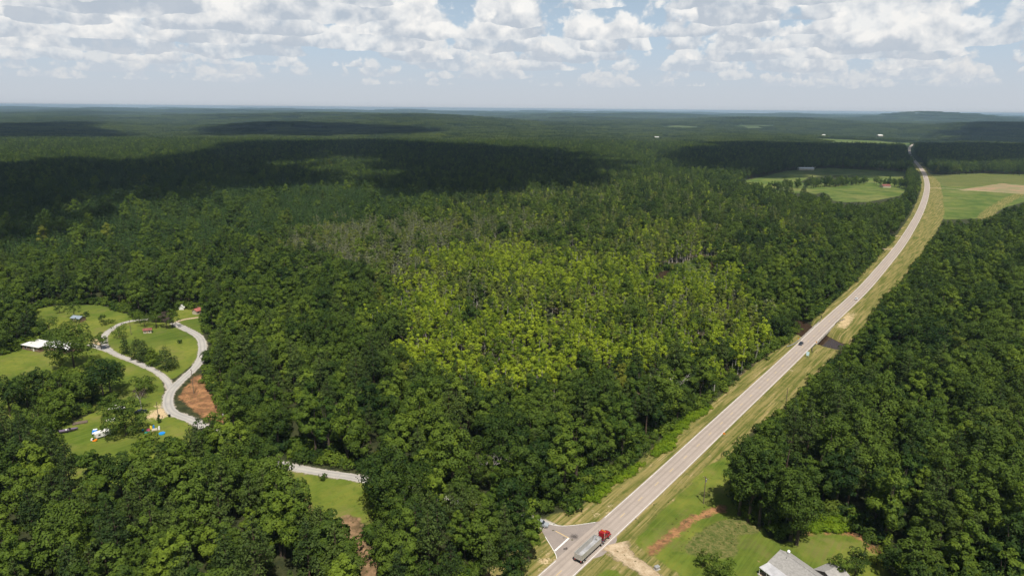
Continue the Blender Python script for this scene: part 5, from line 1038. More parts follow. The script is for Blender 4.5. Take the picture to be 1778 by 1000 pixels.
mb = MB(); mb.add([(0, -.03, 1.05), (.62, -.03, 1.67), (0, -.03, 2.29), (-.62, -.03, 1.67), (0, 0, 1.05), (.62, 0, 1.67), (0, 0, 2.29), (-.62, 0, 1.67)], [(0, 1, 2, 3), (7, 6, 5, 4), (0, 4, 5, 1), (1, 5, 6, 2), (2, 6, 7, 3), (3, 7, 4, 0)]); mb.build('panel', M_orange, o)
for key, lb in (('marker_l', 'amber marker plate at the near left end of the bridge'), ('marker_r', 'amber marker plate at the near right end of the bridge')):
    o = thing('object_marker', lb, 'marker', (*L[key], 0), ba+math.pi/2); MB().box((0, 0, 0.5), (0.06, 0.06, 1.0)).build('post', M_steel, o); MB().box((0, -0.05, 1.2), (0.55, 0.03, 0.95)).build('panel', M_amber, o)
o = thing('creek_sign', 'pale blue upright sign on the grass before the bridge', 'sign', (*L['sign_blue'], 0), ba+math.pi/2+0.5); MB().box((-0.6, 0, 0.8), (0.09, 0.09, 1.6)).build('post', M_steel, o); MB().box((0.6, 0, 0.8), (0.09, 0.09, 1.6)).build('post', M_steel, o); MB().box((0, -0.07, 1.9), (1.5, 0.04, 2.2)).build('panel', M_lblue, o)
o = thing('road_sign', 'small pale sign at the woods edge beside the junction', 'sign', (*L['route_sign'], 0), 0.3); MB().box((0, 0.03, 0.7), (0.07, 0.05, 1.4)).build('post', M_steel, o); MB().box((0, -0.03, 1.5), (0.6, 0.03, 0.6)).build('panel', M_signw, o)
o = thing('utility_box', 'low grey utility cabinet on the lawn beside the gravel drive', 'utility box', (*L['utility_box'], 0), 0.5)
MB().box((0, 0, 0.06), (1.7, 1.3, 0.12)).build('plinth', M_conc, o); MB().box((0, 0, 0.55), (1.4, 1.0, 0.85)).build('cabinet', M_steel, o, 0.04); MB().box((0, 0, 1.01), (1.5, 1.1, 0.07), taper=(.9, .85)).build('lid', M_steel, o); MB().box((-0.3, -0.52, 0.55), (0.5, 0.03, 0.7)).build('door', M_steel, o)
# ------------------------------------------------------------------ vehicles (x forwards, y left)
M_tyre = mat('tyre', (0.018, 0.017, 0.016), 0.85, 0.2); M_rim = mat('alloy_rim', (0.62, 0.62, 0.62), 0.35, 0.5, 0.7); M_glass = mat('dark_glass', (0.02, 0.025, 0.03), 0.08, 0.6); M_lamp = mat('lamp_lens', (0.8, 0.8, 0.75), 0.15, 0.5); M_tail = mat('tail_lamp', (0.45, 0.02, 0.015), 0.25, 0.5); M_chass = mat('chassis', (0.03, 0.03, 0.03), 0.7, 0.3)
def wheel(par, x, y, r, w, dual=False):
    h = MB().tube((x, y-w/2, r), (x, y+w/2, r), r, r, 16).build('wheel', M_tyre, par); s = 1 if y > 0 else -1
    MB().tube((x, y+s*(w/2-0.02), r), (x, y+s*(w/2+0.03), r), r*0.58, r*0.50, 12).tube((x, y+s*(w/2+.03), r), (x, y+s*(w/2+.07), r), r*0.2, r*0.15, 8).build('rim', M_rim, h)
def car(label, p, rz, paint, kind='sedan', z=0.13, group='cars and pickups on the roads'):
    o = thing('pickup_truck' if kind == 'pickup' else 'car', label, 'pickup' if kind == 'pickup' else 'car', (p[0], p[1], z), rz, group)
    m = mat('car_paint', paint, 0.28, 0.5)
    if kind == 'pickup':
        body = [(-2.7, .45), (2.6, .45), (2.75, .62), (2.72, .95), (1.35, 1.12), (-2.75, 1.12)]
        MB().prism(body, -.95, .95).build('body', m, o, 0.05)
        MB().prism([(-.75, 1.1), (1.3, 1.1), (.75, 1.78), (-.55, 1.80)], -.82, .82).build('cab', m, o, 0.06)
        MB().prism([(.86, 1.16), (1.32, 1.16), (.82, 1.72), (.72, 1.72)], -.84, .84).build('windscreen', M_glass, o); gl = MB()
        for s in (-1, 1): gl.prism([(-.62, 1.2), (.95, 1.2), (.66, 1.68), (-.5, 1.70)], s*.845-.01, s*.845+.01)
        gl.build('side_windows', M_glass, o); MB().box((-1.75, 0, 1.06), (1.7, 1.55, .16)).build('bed', M_chass, o)
        axles = (-1.75, 1.75); r = .40
    else:
        body = [(-2.25, .35), (2.2, .32), (2.3, .55), (2.22, .78), (1.05, .95), (-1.6, 1.0), (-2.25, .92), (-2.32, .6)]
        MB().prism(body, -.9, .9).build('body', m, o, 0.06)
        MB().prism([(-1.75, .96), (1.15, .93), (.35, 1.44), (-1.05, 1.46)], -.74, .74).build('roof', m, o, 0.08)
        MB().prism([(.48, .98), (1.18, .95), (.44, 1.40), (.28, 1.40)], -.70, .70).build('windscreen', M_glass, o); MB().prism([(-1.78, .99), (-1.3, 1.0), (-.98, 1.42), (-1.14, 1.42)], -.68, .68).build('rear_window', M_glass, o); gl = MB()
        for s in (-1, 1): gl.prism([(-1.35, 1.02), (.82, 1.0), (.28, 1.38), (-1.0, 1.40)], s*.76-.012, s*.76+.012)
        gl.build('side_windows', M_glass, o); axles = (-1.38, 1.38); r = .33
    for x in axles:
        for y in (-.82, .82): wheel(o, x, y, r, .24)
    fx, bx_, zz_ = (2.74, -2.76, .8) if kind == 'pickup' else (2.26, -2.28, .68)
    for s in (-1, 1): MB().box((fx, s*.66, zz_), (.06, .36, .16)).build('headlight', M_lamp, o); MB().box((bx_, s*.70, zz_+.08), (.06, .3, .18)).build('tail_light', M_tail, o)
    return o
def on_road(p, off):
    i = int(np.argmin(((HWd-np.array(p))**2).sum(1))); c = HWd[i]+HWn[i]*off; return (c[0], c[1]), math.atan2(HWt[i][1], HWt[i][0])
p, a = on_road(L['car_black'], -1.9); car('dark blue black car on the highway at the near end of the bridge', p, a+math.pi, (0.022, 0.028, 0.045))
p, a = on_road(L['car_white'], 1.9); car('white car driving up the highway beyond the bridge', p, a, (0.78, 0.78, 0.78))
p, a = on_road(L['car_far'], -1.9); car('pale pickup far off where the highway bends', p, a+math.pi, (0.62, 0.60, 0.57), 'pickup')
car('silver pickup waiting under the trees at the side road mouth', L['pickup_junction'], -0.35, (0.30, 0.32, 0.34), 'pickup', 0.06)
car('white pickup parked in the yard beside the low white boat', L['white_truck'], 0.25, (0.78, 0.75, 0.66), 'pickup', 0.0, 'vehicles parked in the yard')
car('dark blue car parked under the small grey tree', L['black_car'], 0.5, (0.02, 0.025, 0.05), 'sedan', 0.0, 'vehicles parked in the yard')
# the red tractor with its open tipping trailer
pa, ra = on_road(((20.7+28.9)/2+0.4, 181.0-2.0), 1.80)
trk = thing('semi_truck', 'red semi truck pulling an open empty grey tipper trailer', 'truck', (pa[0], pa[1], 0.13), ra)
M_red = mat('red_paint', (0.30, 0.014, 0.016), 0.25, 0.5); M_alu = mat('dull_aluminium', (0.44, 0.425, 0.385), 0.45, 0.5, 0.25, var=0.10, scale=0.8); M_inside = mat('scuffed_aluminium', (0.36, 0.36, 0.37), 0.5, 0.4, 0.2, var=0.30, scale=0.5); M_chrome = mat('chrome', (0.8, 0.8, 0.8), 0.12, 0.5, 1.0)
x0, x1, zb, zt, hw_ = -8.6, 2.2, 1.25, 2.95, 1.27
tub = MB()
for s in (-1, 1): tub.box(((x0+x1)/2, s*hw_, (zb+zt)/2), (x1-x0, 0.07, zt-zb))
tub.box((x1-0.02, 0, (zb+zt)/2+0.1), (0.08, 2*hw_-.06, zt-zb+0.3)); tub.build('tipper_body', M_alu, trk)
MB().box(((x0+x1)/2, 0, zb+0.04), (x1-x0-.1, 2*hw_-.12, 0.08)).build('tipper_floor', M_inside, trk)
for s in (-1, 1):
    MB().box(((x0+x1)/2, s*(hw_+.02), zt+0.05), (x1-x0, 0.16, 0.12)).build('top_rail', M_alu, trk); MB().box(((x0+x1)/2, s*(hw_-.01), zb-0.07), (x1-x0, 0.13, 0.14)).build('bottom_rail', M_chass, trk)
    for i in range(12): MB().box((x0+0.5+i*0.9, s*(hw_+.06), (zb+zt)/2), (0.09, 0.06, zt-zb-.05)).build('rib', M_alu, trk)
tg = MB().box((x0-.05, 0, (zb+zt)/2-.05), (0.08, 2*hw_+.05, zt-zb+.1)).build('tailgate', M_alu, trk)
for i in range(4): MB().box((x0-.11, 0, zb+.18+i*.42), (0.06, 2*hw_, 0.10)).build('bar', M_alu, tg)
for s in (-1, 1): MB().box((x0-.12, s*1.05, zb-.28), (0.06, .35, .16)).build('tail_light', M_tail, trk); MB().box((x0+.1, s*0.95, .55), (0.03, .6, .7)).build('mudflap', M_chass, trk)
MB().box((x1-.55, 0, 1.95), (.55, .62, 1.5)).tube((x1-.55, 0, 2.6), (x1-.55, 0, 3.15), .16, .13, 10).build('hoist', M_alu, trk)
MB().prism([(x1-.05, 1.3), (x1-1.5, 1.3), (x1-.05, 2.9)], -1.1, 1.1).build('front_slope', M_inside, trk)
MB().box((-3.0, .42, .98), (11.0, .12, .3)).box((-3.0, -.42, .98), (11.0, .12, .3)).box((4.9, .42, .85), (6.4, .12, .28)).box((4.9, -.42, .85), (6.4, .12, .28)).build('chassis', M_chass, trk)
for x in (-7.6, -6.35, 2.55, 3.85):
    for y in (-1.06, 1.06): wheel(trk, x, y, .52, .52)
for y in (-1.05, 1.05): wheel(trk, 7.3, y, .52, .30)
for s in (-1, 1): MB().tube((4.6, s*.98, .80), (5.9, s*.98, .80), .31, .31, 14).build('fuel_tank', M_chrome, trk); MB().tube((4.35, s*1.0, 1.2), (4.35, s*1.0, 3.55), .075, .075, 10).build('exhaust_stack', M_chrome, trk)
for x in (2.55, 3.85):
    for s in (-1, 1): MB().prism([(x-.62, .85), (x-.62, .9), (x-.35, 1.13), (x+.35, 1.13), (x+.62, .9), (x+.62, .85), (x+.33, 1.06), (x-.33, 1.06)], s*1.06-.3, s*1.06+.3).build('mudguard', M_chrome, trk)
MB().prism([(4.45, 1.05), (6.25, 1.05), (6.25, 1.95), (5.85, 2.85), (4.55, 2.95), (4.45, 2.8)], -1.05, 1.05).build('cab', M_red, trk, 0.07)
MB().prism([(6.15, 1.0), (8.35, .95), (8.45, 1.35), (8.30, 1.72), (6.2, 1.98)], -.82, .82).build('hood', M_red, trk, 0.09)
for s in (-1, 1):
    MB().prism([(6.55, .8), (6.65, 1.22), (7.0, 1.42), (7.7, 1.42), (8.3, 1.2), (8.4, .75), (7.95, .8), (7.7, 1.1), (6.95, 1.1), (6.7, .8)], s*1.0-.22, s*1.0+.22).build('front_fender', M_red, trk)
    MB().prism([(4.9, 2.0), (6.1, 2.0), (5.8, 2.66), (4.9, 2.68)], s*1.06-.012, s*1.06+.012).build('side_window', M_glass, trk); MB().box((6.35, s*1.32, 2.3), (.1, .24, .62)).box((6.3, s*1.15, 2.5), (.05, .3, .05)).build('mirror', M_chass, trk); MB().box((8.42, s*.86, 1.15), (.08, .28, .2)).build('headlight', M_lamp, trk); MB().box((5.2, s*1.07, .62), (.9, .3, .08)).build('step', M_chrome, trk)
MB().prism([(6.22, 2.0), (6.29, 2.0), (5.93, 2.74), (5.87, 2.74)], -.92, .92).build('windscreen', M_glass, trk); MB().box((5.75, 0, 2.93), (.12, 1.5, .10)).build('roof_lights', M_amber, trk); MB().box((6.02, 0, 2.86), (.3, 1.9, .05)).build('sun_visor', M_red, trk)
gr = MB().box((8.44, 0, 1.32), (.06, .95, .62)).build('grille', M_chrome, trk)
for i in range(7): MB().box((8.48, -.39+i*.13, 1.32), (.03, .04, .56)).build('bar', M_chass, gr)
MB().box((8.55, 0, .68), (.22, 2.2, .34)).build('bumper', M_chrome, trk, .04); MB().tube((3.2, 0, 1.12), (3.2, 0, 1.25), .5, .5, 14).build('fifth_wheel', M_chass, trk)
# ------------------------------------------------------------------ buildings
M_shing = mat('grey_shingles', (0.30, 0.285, 0.265), 0.9, 0.15, var=0.16, scale=1.6); M_wroof = mat('white_metal_roof', (0.74, 0.73, 0.70), 0.4, 0.4, 0.1, var=0.10, scale=0.3); M_proof = mat('pale_metal_roof', (0.52, 0.51, 0.52), 0.45, 0.4, 0.2, var=0.12, scale=0.5); M_side = mat('cream_siding', (0.48, 0.42, 0.32), 0.8, 0.2, var=0.08, scale=1.0); M_brick = mat('brown_brick', (0.20, 0.13, 0.09), 0.9, 0.15, var=0.2, scale=3.0); M_rroof = mat('red_metal_roof', (0.36, 0.12, 0.10), 0.5, 0.4, var=0.15, scale=0.5); M_rust = mat('rusty_roof', (0.20, 0.075, 0.06), 0.8, 0.2, var=0.3, scale=0.8); M_broof = mat('blue_grey_roof', (0.26, 0.31, 0.36), 0.5, 0.4, 0.1, var=0.12, scale=0.5); M_plank = mat('deck_boards', (0.36, 0.27, 0.18), 0.9, 0.2, var=0.25, scale=1.5); M_trim = mat('white_trim', (0.74, 0.73, 0.70), 0.6, 0.3)
def gable(par, cx, cy, lx, ly, hw__, hr, mr, mw_, over=0.4, axis_x=True, seams=0):
    """walls, two roof slopes along local x, windows and a door"""
    MB().prism([(-ly/2, 0), (ly/2, 0), (ly/2, hw__), (0, hw__+(hr-hw__)*0.97), (-ly/2, hw__)], 0, lx) if False else None
    w_ = MB(); V = []
    for x in (cx-lx/2, cx+lx/2): V += [(x, cy-ly/2, -0.2), (x, cy+ly/2, -0.2), (x, cy+ly/2, hw__), (x, cy, hr-.05), (x, cy-ly/2, hw__)]
    w_.add(V, [(0, 1, 2, 3, 4), (9, 8, 7, 6, 5), (0, 4, 9, 5), (1, 6, 7, 2), (4, 3, 8, 9), (3, 2, 7, 8)]); w_.build('wall', mw_, par)
    sl_ = (hr-hw__)/(ly/2); th = 0.12
    for s in (-1, 1):
        e = ly/2+over; ze = hw__-sl_*over; X0, X1 = cx-lx/2-over, cx+lx/2+over
        V = [(X0, cy, hr), (X1, cy, hr), (X1, cy+s*e, ze), (X0, cy+s*e, ze), (X0, cy, hr+th), (X1, cy, hr+th), (X1, cy+s*e, ze+th), (X0, cy+s*e, ze+th)]
        r = MB().add(V, [(0, 1, 2, 3), (7, 6, 5, 4), (0, 4, 5, 1), (1, 5, 6, 2), (2, 6, 7, 3), (3, 7, 4, 0)]).build('roof', mr, par)
        for k in range(seams):
            x = X0+(X1-X0)*(k+.5)/seams; MB().add([(x-.04, cy, hr+th), (x+.04, cy, hr+th), (x+.04, cy+s*e, ze+th), (x-.04, cy+s*e, ze+th), (x-.03, cy, hr+th+.05), (x+.03, cy, hr+th+.05), (x+.03, cy+s*e, ze+th+.05), (x-.03, cy+s*e, ze+th+.05)], [(0, 1, 2, 3), (7, 6, 5, 4), (0, 4, 5, 1), (1, 5, 6, 2), (2, 6, 7, 3), (3, 7, 4, 0)]).build('seam', mr, r)
    MB().box((cx, cy, hr+th+.02), (lx+2*over, .32, .06)).build('ridge_cap', mr, par)
def window(par, c, w_, h_, side_axis):
    d = (w_+.16, .10, h_+.16) if side_axis == 'y' else (.10, w_+.16, h_+.16); f = MB().box(c, d).build('window', M_trim, par); d2 = (w_, .14, h_) if side_axis == 'y' else (.14, w_, h_); MB().box(c, d2).build('pane', M_glass, f)
    return f
# grey house at the bottom right; local x runs along the ridge towards the camera
r0, r1 = np.array(L['house_ridge']); hd = (r1-r0)/np.linalg.norm(r1-r0); hrz = math.atan2(hd[1], hd[0])
house = thing('house', 'grey shingle roofed house with a metal roofed porch at the bottom right', 'house', (r0[0], r0[1], 0), hrz)
HLn = 17.0
gable(house, HLn/2+.3, 0, HLn, 8.6, 2.75, 5.1, M_shing, M_side, 0.45)
# porch on the side towards the road (local -y is the left slope seen from the camera)
pn_ = hd[0]*(np.array(L['porch_edge'][0])-r0)[1]-hd[1]*(np.array(L['porch_edge'][0])-r0)[0]; ps = 1 if pn_ > 0 else -1
y_a, y_b = ps*4.5, ps*8.2
for k in range(6):
    X0 = 0.1+k*2.2; V = [(X0, y_a, 2.72), (X0+2.17, y_a, 2.72), (X0+2.17, y_b, 2.30), (X0, y_b, 2.30), (X0, y_a, 2.78), (X0+2.17, y_a, 2.78), (X0+2.17, y_b, 2.36), (X0, y_b, 2.36)]
    MB().add(V, [(0, 1, 2, 3), (7, 6, 5, 4), (0, 4, 5, 1), (1, 5, 6, 2), (2, 6, 7, 3), (3, 7, 4, 0)]).build('roof_panel', M_proof, house)
MB().box((6.7, ps*6.4, 0.28), (13.2, 4.0, .16)).build('porch_floor', M_plank, house); MB().box((6.7, ps*8.42, 0.12), (13.2, .08, .5)).build('porch_skirt', M_trim, house)
MB().box((6.7, y_b-ps*.1, 2.2), (13.2, .14, .2)).build('porch_beam', M_trim, house)
for k in range(6): MB().box((0.3+k*2.56, y_b-ps*.1, 1.2), (.13, .13, 2.0)).build('porch_post', M_trim, house)
for k in range(3): window(house, (2.6+k*4.6, ps*4.32, 1.6), 1.1, 1.2, 'y')
dr = MB().box((4.9, ps*4.34, 1.35), (.95, .10, 2.0)).build('door', M_plank, house); MB().tube((5.25, ps*4.40, 1.3), (5.25, ps*4.47, 1.3), .04, .04, 8).build('handle', M_steel, dr)
for k in range(4): window(house, (2.4+k*4.0, -ps*4.32, 1.6), 1.0, 1.2, 'y')
window(house, (0.28, 1.8, 1.6), 1.0, 1.2, 'x'); window(house, (0.28, -1.8, 1.6), 1.0, 1.2, 'x')
MB().box((1.75, -ps*1.2, 4.75), (.34, .34, .9)).build('flue', M_steel, house)
MB().tube((3.0, ps*.9, 4.4), (3.0, ps*.9, 5.05), .07, .07, 8).build('vent_pipe', M_black, house)
# wing with its own lower gable on the far side
MB().box((11.5, -ps*7.4, 1.25), (6.4, 6.2, 2.8)).build('wing_wall', M_side, house)
for s in (-1, 1):
    V = [(11.5, -ps*4.4, 4.2), (11.5, -ps*11.0, 4.2), (11.5+s*3.6, -ps*11.0, 2.6), (11.5+s*3.6, -ps*4.4, 2.6)]; V += [(a_, b_, c_+.1) for a_, b_, c_ in V]
    MB().add(V, [(0, 1, 2, 3), (7, 6, 5, 4), (0, 4, 5, 1), (1, 5, 6, 2), (2, 6, 7, 3), (3, 7, 4, 0)]).build('wing_roof', M_shing, house)
dsh = thing('satellite_dish', 'round white satellite dish on the far slope of the grey house', 'dish', (*(r0+hd*1.0+np.array((-hd[1], hd[0]))*(-ps*2.3)), 3.95), hrz)
g = MB(); V = [(0, 0, 0)]; F = []
for i in range(14):
    a_ = 6.283*i/14; V.append((.42*math.cos(a_), .42*math.sin(a_), .12)); F.append((0, 1+i, 1+(i+1) % 14))
dd_ = MB().add(V, F).build('reflector', M_trim, dsh); dd_.location = (0, 0, .75); dd_.rotation_euler = (0.9, 0, 1.0); MB().tube((0, 0, 0), (0, 0, .75), .04, .04, 8).build('mast', M_steel, dsh)
# long white roofed building on the left
c0, c1, c2, c3 = [np.array(q) for q in L['lhouse']]; ld = (c1-c0)/np.linalg.norm(c1-c0); lrz = math.atan2(ld[1], ld[0])
lh = thing('long_building', 'long low building with a bright white metal roof beside the big tree', 'building', (*((c0+c2)/2), 0), lrz)
MB().box((0, 0, 1.2), (13.0, 8.4, 2.8)).build('wall', M_brick, lh)
for k in range(7): MB().box((-6.0+k*2.0, 0, 2.78), (1.98, 9.6, .12)).build('roof_panel', M_wroof, lh)
for k in range(7): MB().box((-5.0+k*2.0-.0, 0, 2.87), (.08, 9.6, .06)).build('seam', M_wroof, lh)
for k in range(3): window(lh, (-4.0+k*4.0, -4.24, 1.5), 1.2, 1.0, 'y')
dr = MB().box((2.0, -4.25, 1.1), (.95, .1, 2.0)).build('door', M_trim, lh); MB().tube((2.35, -4.3, 1.1), (2.35, -4.38, 1.1), .04, .04, 8).build('handle', M_steel, dr)
l2 = thing('long_building', 'second white roofed wing half hidden under the big spreading tree', 'building', (*((c0+c2)/2+ld*15.0+np.array((-ld[1], ld[0]))*3.5), 0), lrz)
gable(l2, 0, 0, 16.0, 8.0, 2.7, 3.7, M_wroof, M_brick, 0.5, seams=8)
for k in range(4): window(l2, (-6.0+k*4.0, -4.04, 1.5), 1.2, 1.0, 'y')
def small_house(name, label, cat, p, rz, lx, ly, hw__, hr, mr, mw_, chim=False):
    o = thing(name, label, cat, (p[0], p[1], 0), rz); gable(o, 0, 0, lx, ly, hw__, hr, mr, mw_, 0.35)
    for k in (-1, 1): window(o, (k*lx*.27, -ly/2-.02, hw__*.58), min(1.0, lx*.16), hw__*.36, 'y')
    d_ = MB().box((0, -ly/2-.03, hw__*.40), (min(.95, lx*.2), .1, hw__*.78)).build('door', M_plank, o); MB().tube((.2, -ly/2-.08, hw__*.4), (.2, -ly/2-.14, hw__*.4), .035, .035, 6).build('handle', M_steel, d_)
    if chim: MB().box((lx*.3, .6, hr+.2), (.5, .5, 1.4)).build('chimney', M_brick, o)
    return o
small_house('shed', 'small rusty red roofed shed on the lawn inside the loop', 'shed', L['shed_red'], 0.3, 4.2, 2.8, 1.9, 2.6, M_rust, M_side)
small_house('shed', 'blue grey roofed shed behind the big tree on the back lawn', 'shed', L['shed_blue'], -0.25, 6.5, 4.6, 2.3, 3.2, M_broof, M_brick)
small_house('cottage', 'tiny white gabled cottage at the edge of the back woods', 'cottage', L['gable_white'], 1.75, 3.6, 2.8, 1.5, 3.0, M_trim, M_trim)
small_house('cottage', 'small pale cottage with a red roof by the sandy drive', 'cottage', L['red_house'], 1.2, 4.6, 3.8, 2.3, 3.5, M_rroof, M_side, True)
for key, lb, sz, rz, mr in (('barn_a', 'long low white barn nearest the dark field', (34, 12, 4.0, 6.2), 0.05, M_wroof), ('barn_b', 'pale barn standing behind the long white barn', (24, 12, 4.5, 7.0), 0.15, M_broof), ('barn_red', 'dull red roofed farmhouse among trees beside the far field', (15, 9, 3.2, 5.6), 0.2, M_rust), ('barn_far', 'bright white roofed barn on the farthest green field', (30, 18, 5, 9), 0.3, M_wroof), ('house_far', 'small white house at the left end of the farthest field', (18, 10, 4, 7), 0.2, M_wroof), ('house_right', 'low pale house in the dark woods right of the highway', (20, 9, 3.5, 5), 0.0, M_wroof), ('barn_mid', 'tiny white farm building far off in the middle woods', (20, 10, 4, 6), 0.1, M_wroof)):
    small_house('barn' if 'barn' in key and key != 'barn_red' else 'farmhouse', lb, 'barn' if 'barn' in lb else 'house', L[key], rz, *sz, mr, M_side)
# water tower and radio mast on the horizon
p = L['water_tower']; gz_ = float(ground_z(np.array([p]))[0]); wt_ = thing('water_tower', 'tiny white water tower on the right horizon', 'water tower', (p[0], p[1], gz_), 0)
for k in range(6): a_ = k*1.047; MB().tube((9*math.cos(a_), 9*math.sin(a_), 0), (6.5*math.cos(a_), 6.5*math.sin(a_), 34), .7, .6, 6).build('leg', M_trim, wt_)
MB().tube((0, 0, 0), (0, 0, 34), 1.3, 1.3, 10).build('riser', M_trim, wt_); MB().tube((0, 0, 32), (0, 0, 36), 4, 8.5, 16).tube((0, 0, 36), (0, 0, 45), 8.5, 8.5, 16).tube((0, 0, 45), (0, 0, 50), 8.5, 1.0, 16).build('tank', M_trim, wt_)
p = L['mast']; gz_ = float(ground_z(np.array([p]))[0]); ms_ = thing('radio_mast', 'thin pale radio mast far off on the left horizon', 'mast', (p[0], p[1], gz_), 0); mb = MB()
for k in range(3): a_ = k*2.094; mb.tube((2.2*math.cos(a_), 2.2*math.sin(a_), 0), (1.2*math.cos(a_), 1.2*math.sin(a_), 105), .9, .8, 5)
mb.build('tower', M_trim, ms_); MB().tube((0, 0, 105), (0, 0, 112), .5, .3, 6).build('antenna', M_trim, ms_)
# ------------------------------------------------------------------ things lying about the yard
M_boat = mat('purple_grey_hull', (0.17, 0.13, 0.19), 0.4, 0.4); M_wht = mat('white_fibreglass', (0.74, 0.73, 0.70), 0.4, 0.4, var=0.06); M_bluet = mat('blue_tarpaulin', (0.02, 0.20, 0.62), 0.6, 0.3, var=0.2, scale=2.0); M_pink = mat('pink_plastic', (0.65, 0.12, 0.22), 0.5, 0.3); M_yel = mat('yellow_plastic', (0.75, 0.50, 0.05), 0.5, 0.3); M_green = mat('teal_plastic', (0.04, 0.30, 0.24), 0.5, 0.3); M_aqua = mat('blue_plastic', (0.02, 0.34, 0.62), 0.4, 0.4)
def boat(label, p, rz, mh, ln, w_=1.9):
    o = thing('boat', label, 'boat', (p[0], p[1], 0.35), rz); n = 9; V = []; F = []
    for i in range(n):
        x = -ln/2+ln*i/(n-1); k = 1-max(0, (i-4)/4)**2.2; y = w_/2*k
        V += [(x, -y, .75+.12*(1-k)), (x, -y*.7, 0.05+.3*(1-k)), (x, y*.7, .05+.3*(1-k)), (x, y, .75+.12*(1-k))]
    for i in range(n-1):
        for j in range(3): F.append((i*4+j, i*4+j+1, i*4+4+j+1, i*4+4+j))
    F.append((0, 1, 2, 3)); MB().add(V, F).build('hull', mh, o); V = []
    MB().box((ln*.27, 0, .80), (ln*.34, w_*.62, .06), taper=(.8, .7)).build('foredeck', mh, o); MB().prism([(ln*.06, .78), (ln*.13, .78), (ln*.03, 1.2), (ln*.0, 1.2)], -w_*.36, w_*.36).build('windscreen', M_glass, o)
    MB().box((-ln*.12, -w_*.2, .62), (.5, .5, .5)).build('seat', M_wht, o); MB().box((-ln*.12, w_*.2, .62), (.5, .5, .5)).build('seat', M_wht, o); MB().box((-ln/2-.15, 0, .8), (.35, .4, .8)).build('outboard_motor', M_black, o)
    MB().box((0, 0, -.12), (ln*.9, .14, .14)).build('trailer_beam', M_steel, o)
    for y in (-.85, .85): MB().tube((-.5, y-.1, -.05), (-.5, y+.1, -.05), .3, .3, 12).build('trailer_wheel', M_tyre, o)
    return o
boat('purple grey speedboat on a trailer near the lumber', L['boat'], 0.55, M_boat, 6.6); boat('low white boat beside the white pickup in the yard', L['white_boat'], 0.35, M_wht, 5.0)
o = thing('lumber_stack', 'stack of dark weathered boards behind the speedboat', 'lumber', (*L['lumber'], 0), 0.5)
for j in range(3):
    for i in range(7): MB().box((0.1*((i*7+j*3) % 5)-.2, -1.0+i*.33, .12+j*.16), (5.0, .28, .12)).build('board', M_wood, o)
o = thing('utility_trailer', 'trailer heaped with white things under a bright blue tarpaulin', 'trailer', (*L['tarp_trailer'], 0), -1.1)
MB().box((0, 0, .55), (4.2, 2.0, .16)).build('bed', M_chass, o); MB().box((0, 0, 0.9), (3.9, 1.8, .6), taper=(.9, .8)).build('load', M_wht, o); MB().box((0.75, 0, 1.05), (2.1, 2.0, .8), taper=(.8, .8)).build('tarpaulin', M_bluet, o, .06); MB().box((-2.8, 0, .5), (1.5, .1, .1)).build('drawbar', M_chass, o)
for y in (-1.05, 1.05): wheel(o, -.2, y, .34, .2)
o = thing('camper', 'white camper trailer half hidden under the big yard tree', 'camper', (*L['camper'], 0), 0.9)
MB().prism([(-2.8, .55), (2.6, .55), (3.0, 1.2), (2.6, 2.5), (-2.6, 2.6), (-2.9, 2.2)], -1.15, 1.15).build('body', M_wht, o, .08); window(o, (1.0, -1.16, 1.7), 1.0, .6, 'y'); window(o, (-1.6, -1.16, 1.7), .8, .6, 'y'); MB().box((-.3, -1.17, 1.4), (.65, .06, 1.6)).build('door', M_trim, o); MB().box((.2, 0, 2.66), (.8, .7, .2)).build('roof_vent', M_trim, o); MB().box((3.6, 0, .5), (1.5, .1, .1)).build('drawbar', M_chass, o)
for y in (-1.1, 1.1): wheel(o, 0, y, .34, .2)
def heap(name, label, p, items, rz=0.0):
    o = thing(name, label, 'heap', (p[0], p[1], 0), rz)
    for nm, c, d, m, r in items: MB().box(c, d, r, taper=(.85, .85)).build(nm, m, o, .04)
    return o
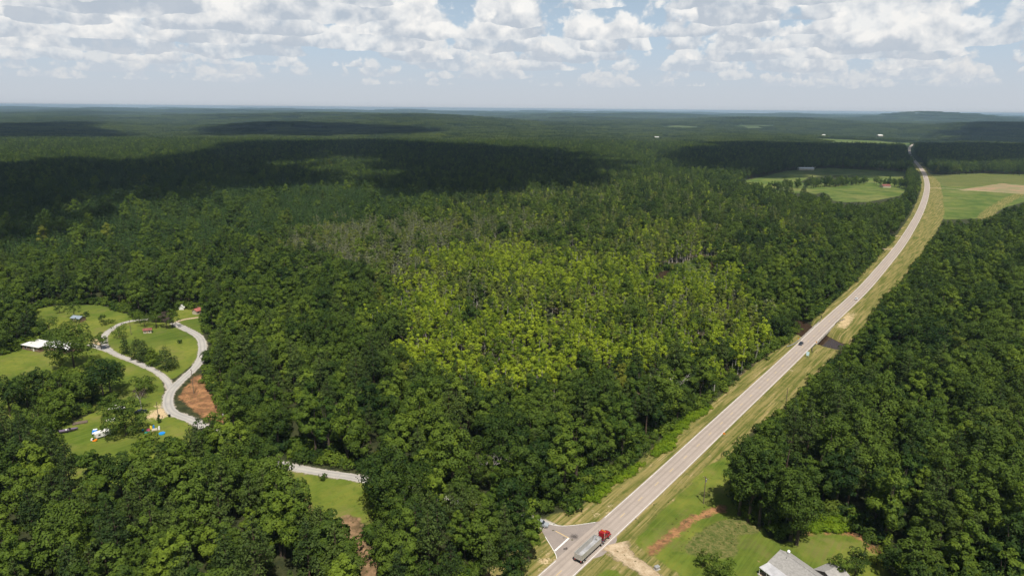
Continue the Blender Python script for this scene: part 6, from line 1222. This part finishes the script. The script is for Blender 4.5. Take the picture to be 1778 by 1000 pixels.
heap('junk_heap', 'heap of white panels and sheets left of the yard tree', L['white_pile'], [('panel', (0, 0, .4), (2.6, 1.6, .7), M_wht, .3), ('sheet', (1.2, .7, .7), (1.6, 1.2, .2), M_trim, .9), ('sheet', (-1.2, -.5, .3), (1.6, 1.1, .3), M_side, .1), ('panel', (.3, -1.2, .5), (1.1, .9, .9), M_wht, 1.2)])
heap('riding_mower', 'small orange mower at the near edge of the yard', L['orange_mower'], [('deck', (0, 0, .3), (1.3, 1.1, .25), M_orange, 0), ('hood', (.6, 0, .65), (.9, .7, .5), M_orange, 0), ('seat', (-.4, 0, .8), (.5, .5, .5), M_black, 0), ('bagger', (-1.1, .3, .6), (.7, .9, .8), M_trim, 0)])
heap('toy_pile', 'jumble of bright play things and furniture right of the yard tree', L['toy_pile'], [('toy_car', (-1.8, -.6, .5), (1.1, .8, .9), M_pink, .3), ('slide', (-1.4, .7, .8), (.7, 1.4, 1.1), M_yel, .6), ('swing_seat', (-.3, .9, 1.0), (.6, .5, 1.6), M_bluet, .2), ('table', (.6, -.3, .5), (2.2, 1.3, .6), M_side, .5), ('chair', (2.0, .6, .7), (.7, .7, 1.4), M_trim, .2), ('sandpit', (-1.4, -2.2, .2), (2.2, 1.2, .35), M_green, .1), ('crate', (-4.0, -.6, .4), (.6, .6, .7), M_aqua, 0)])
o = thing('paddling_pool', 'round blue paddling pool at the right of the yard', 'pool', (*L['blue_pool'], 0)); MB().tube((0, 0, 0), (0, 0, .5), 1.15, 1.2, 20).build('rim', M_aqua, o); MB().tube((0, 0, .5), (0, 0, .52), 1.02, 1.02, 20).build('cover', M_bluet, o)
o = thing('dustbin', 'dark bin standing at the edge of the lane by the yard', 'bin', (*L['bin'], 0)); MB().box((0, 0, .5), (.62, .6, 1.0), taper=(1.15, 1.15)).build('body', M_black, o); MB().box((0, 0, 1.06), (.75, .74, .1)).build('lid', M_black, o); MB().tube((-.3, .3, .1), (.3, .3, .1), .1, .1, 8).build('wheels', M_tyre, o)
o = thing('gate_post', 'short dark post beside the yard pole', 'post', (*L['post'], 0)); MB().box((0, 0, .55), (.16, .16, 1.1)).build('shaft', M_wood, o); MB().box((0, 0, 1.13), (.22, .22, .06), taper=(.4, .4)).build('cap', M_wood, o)
print('done', round(time.time()-T0, 1))
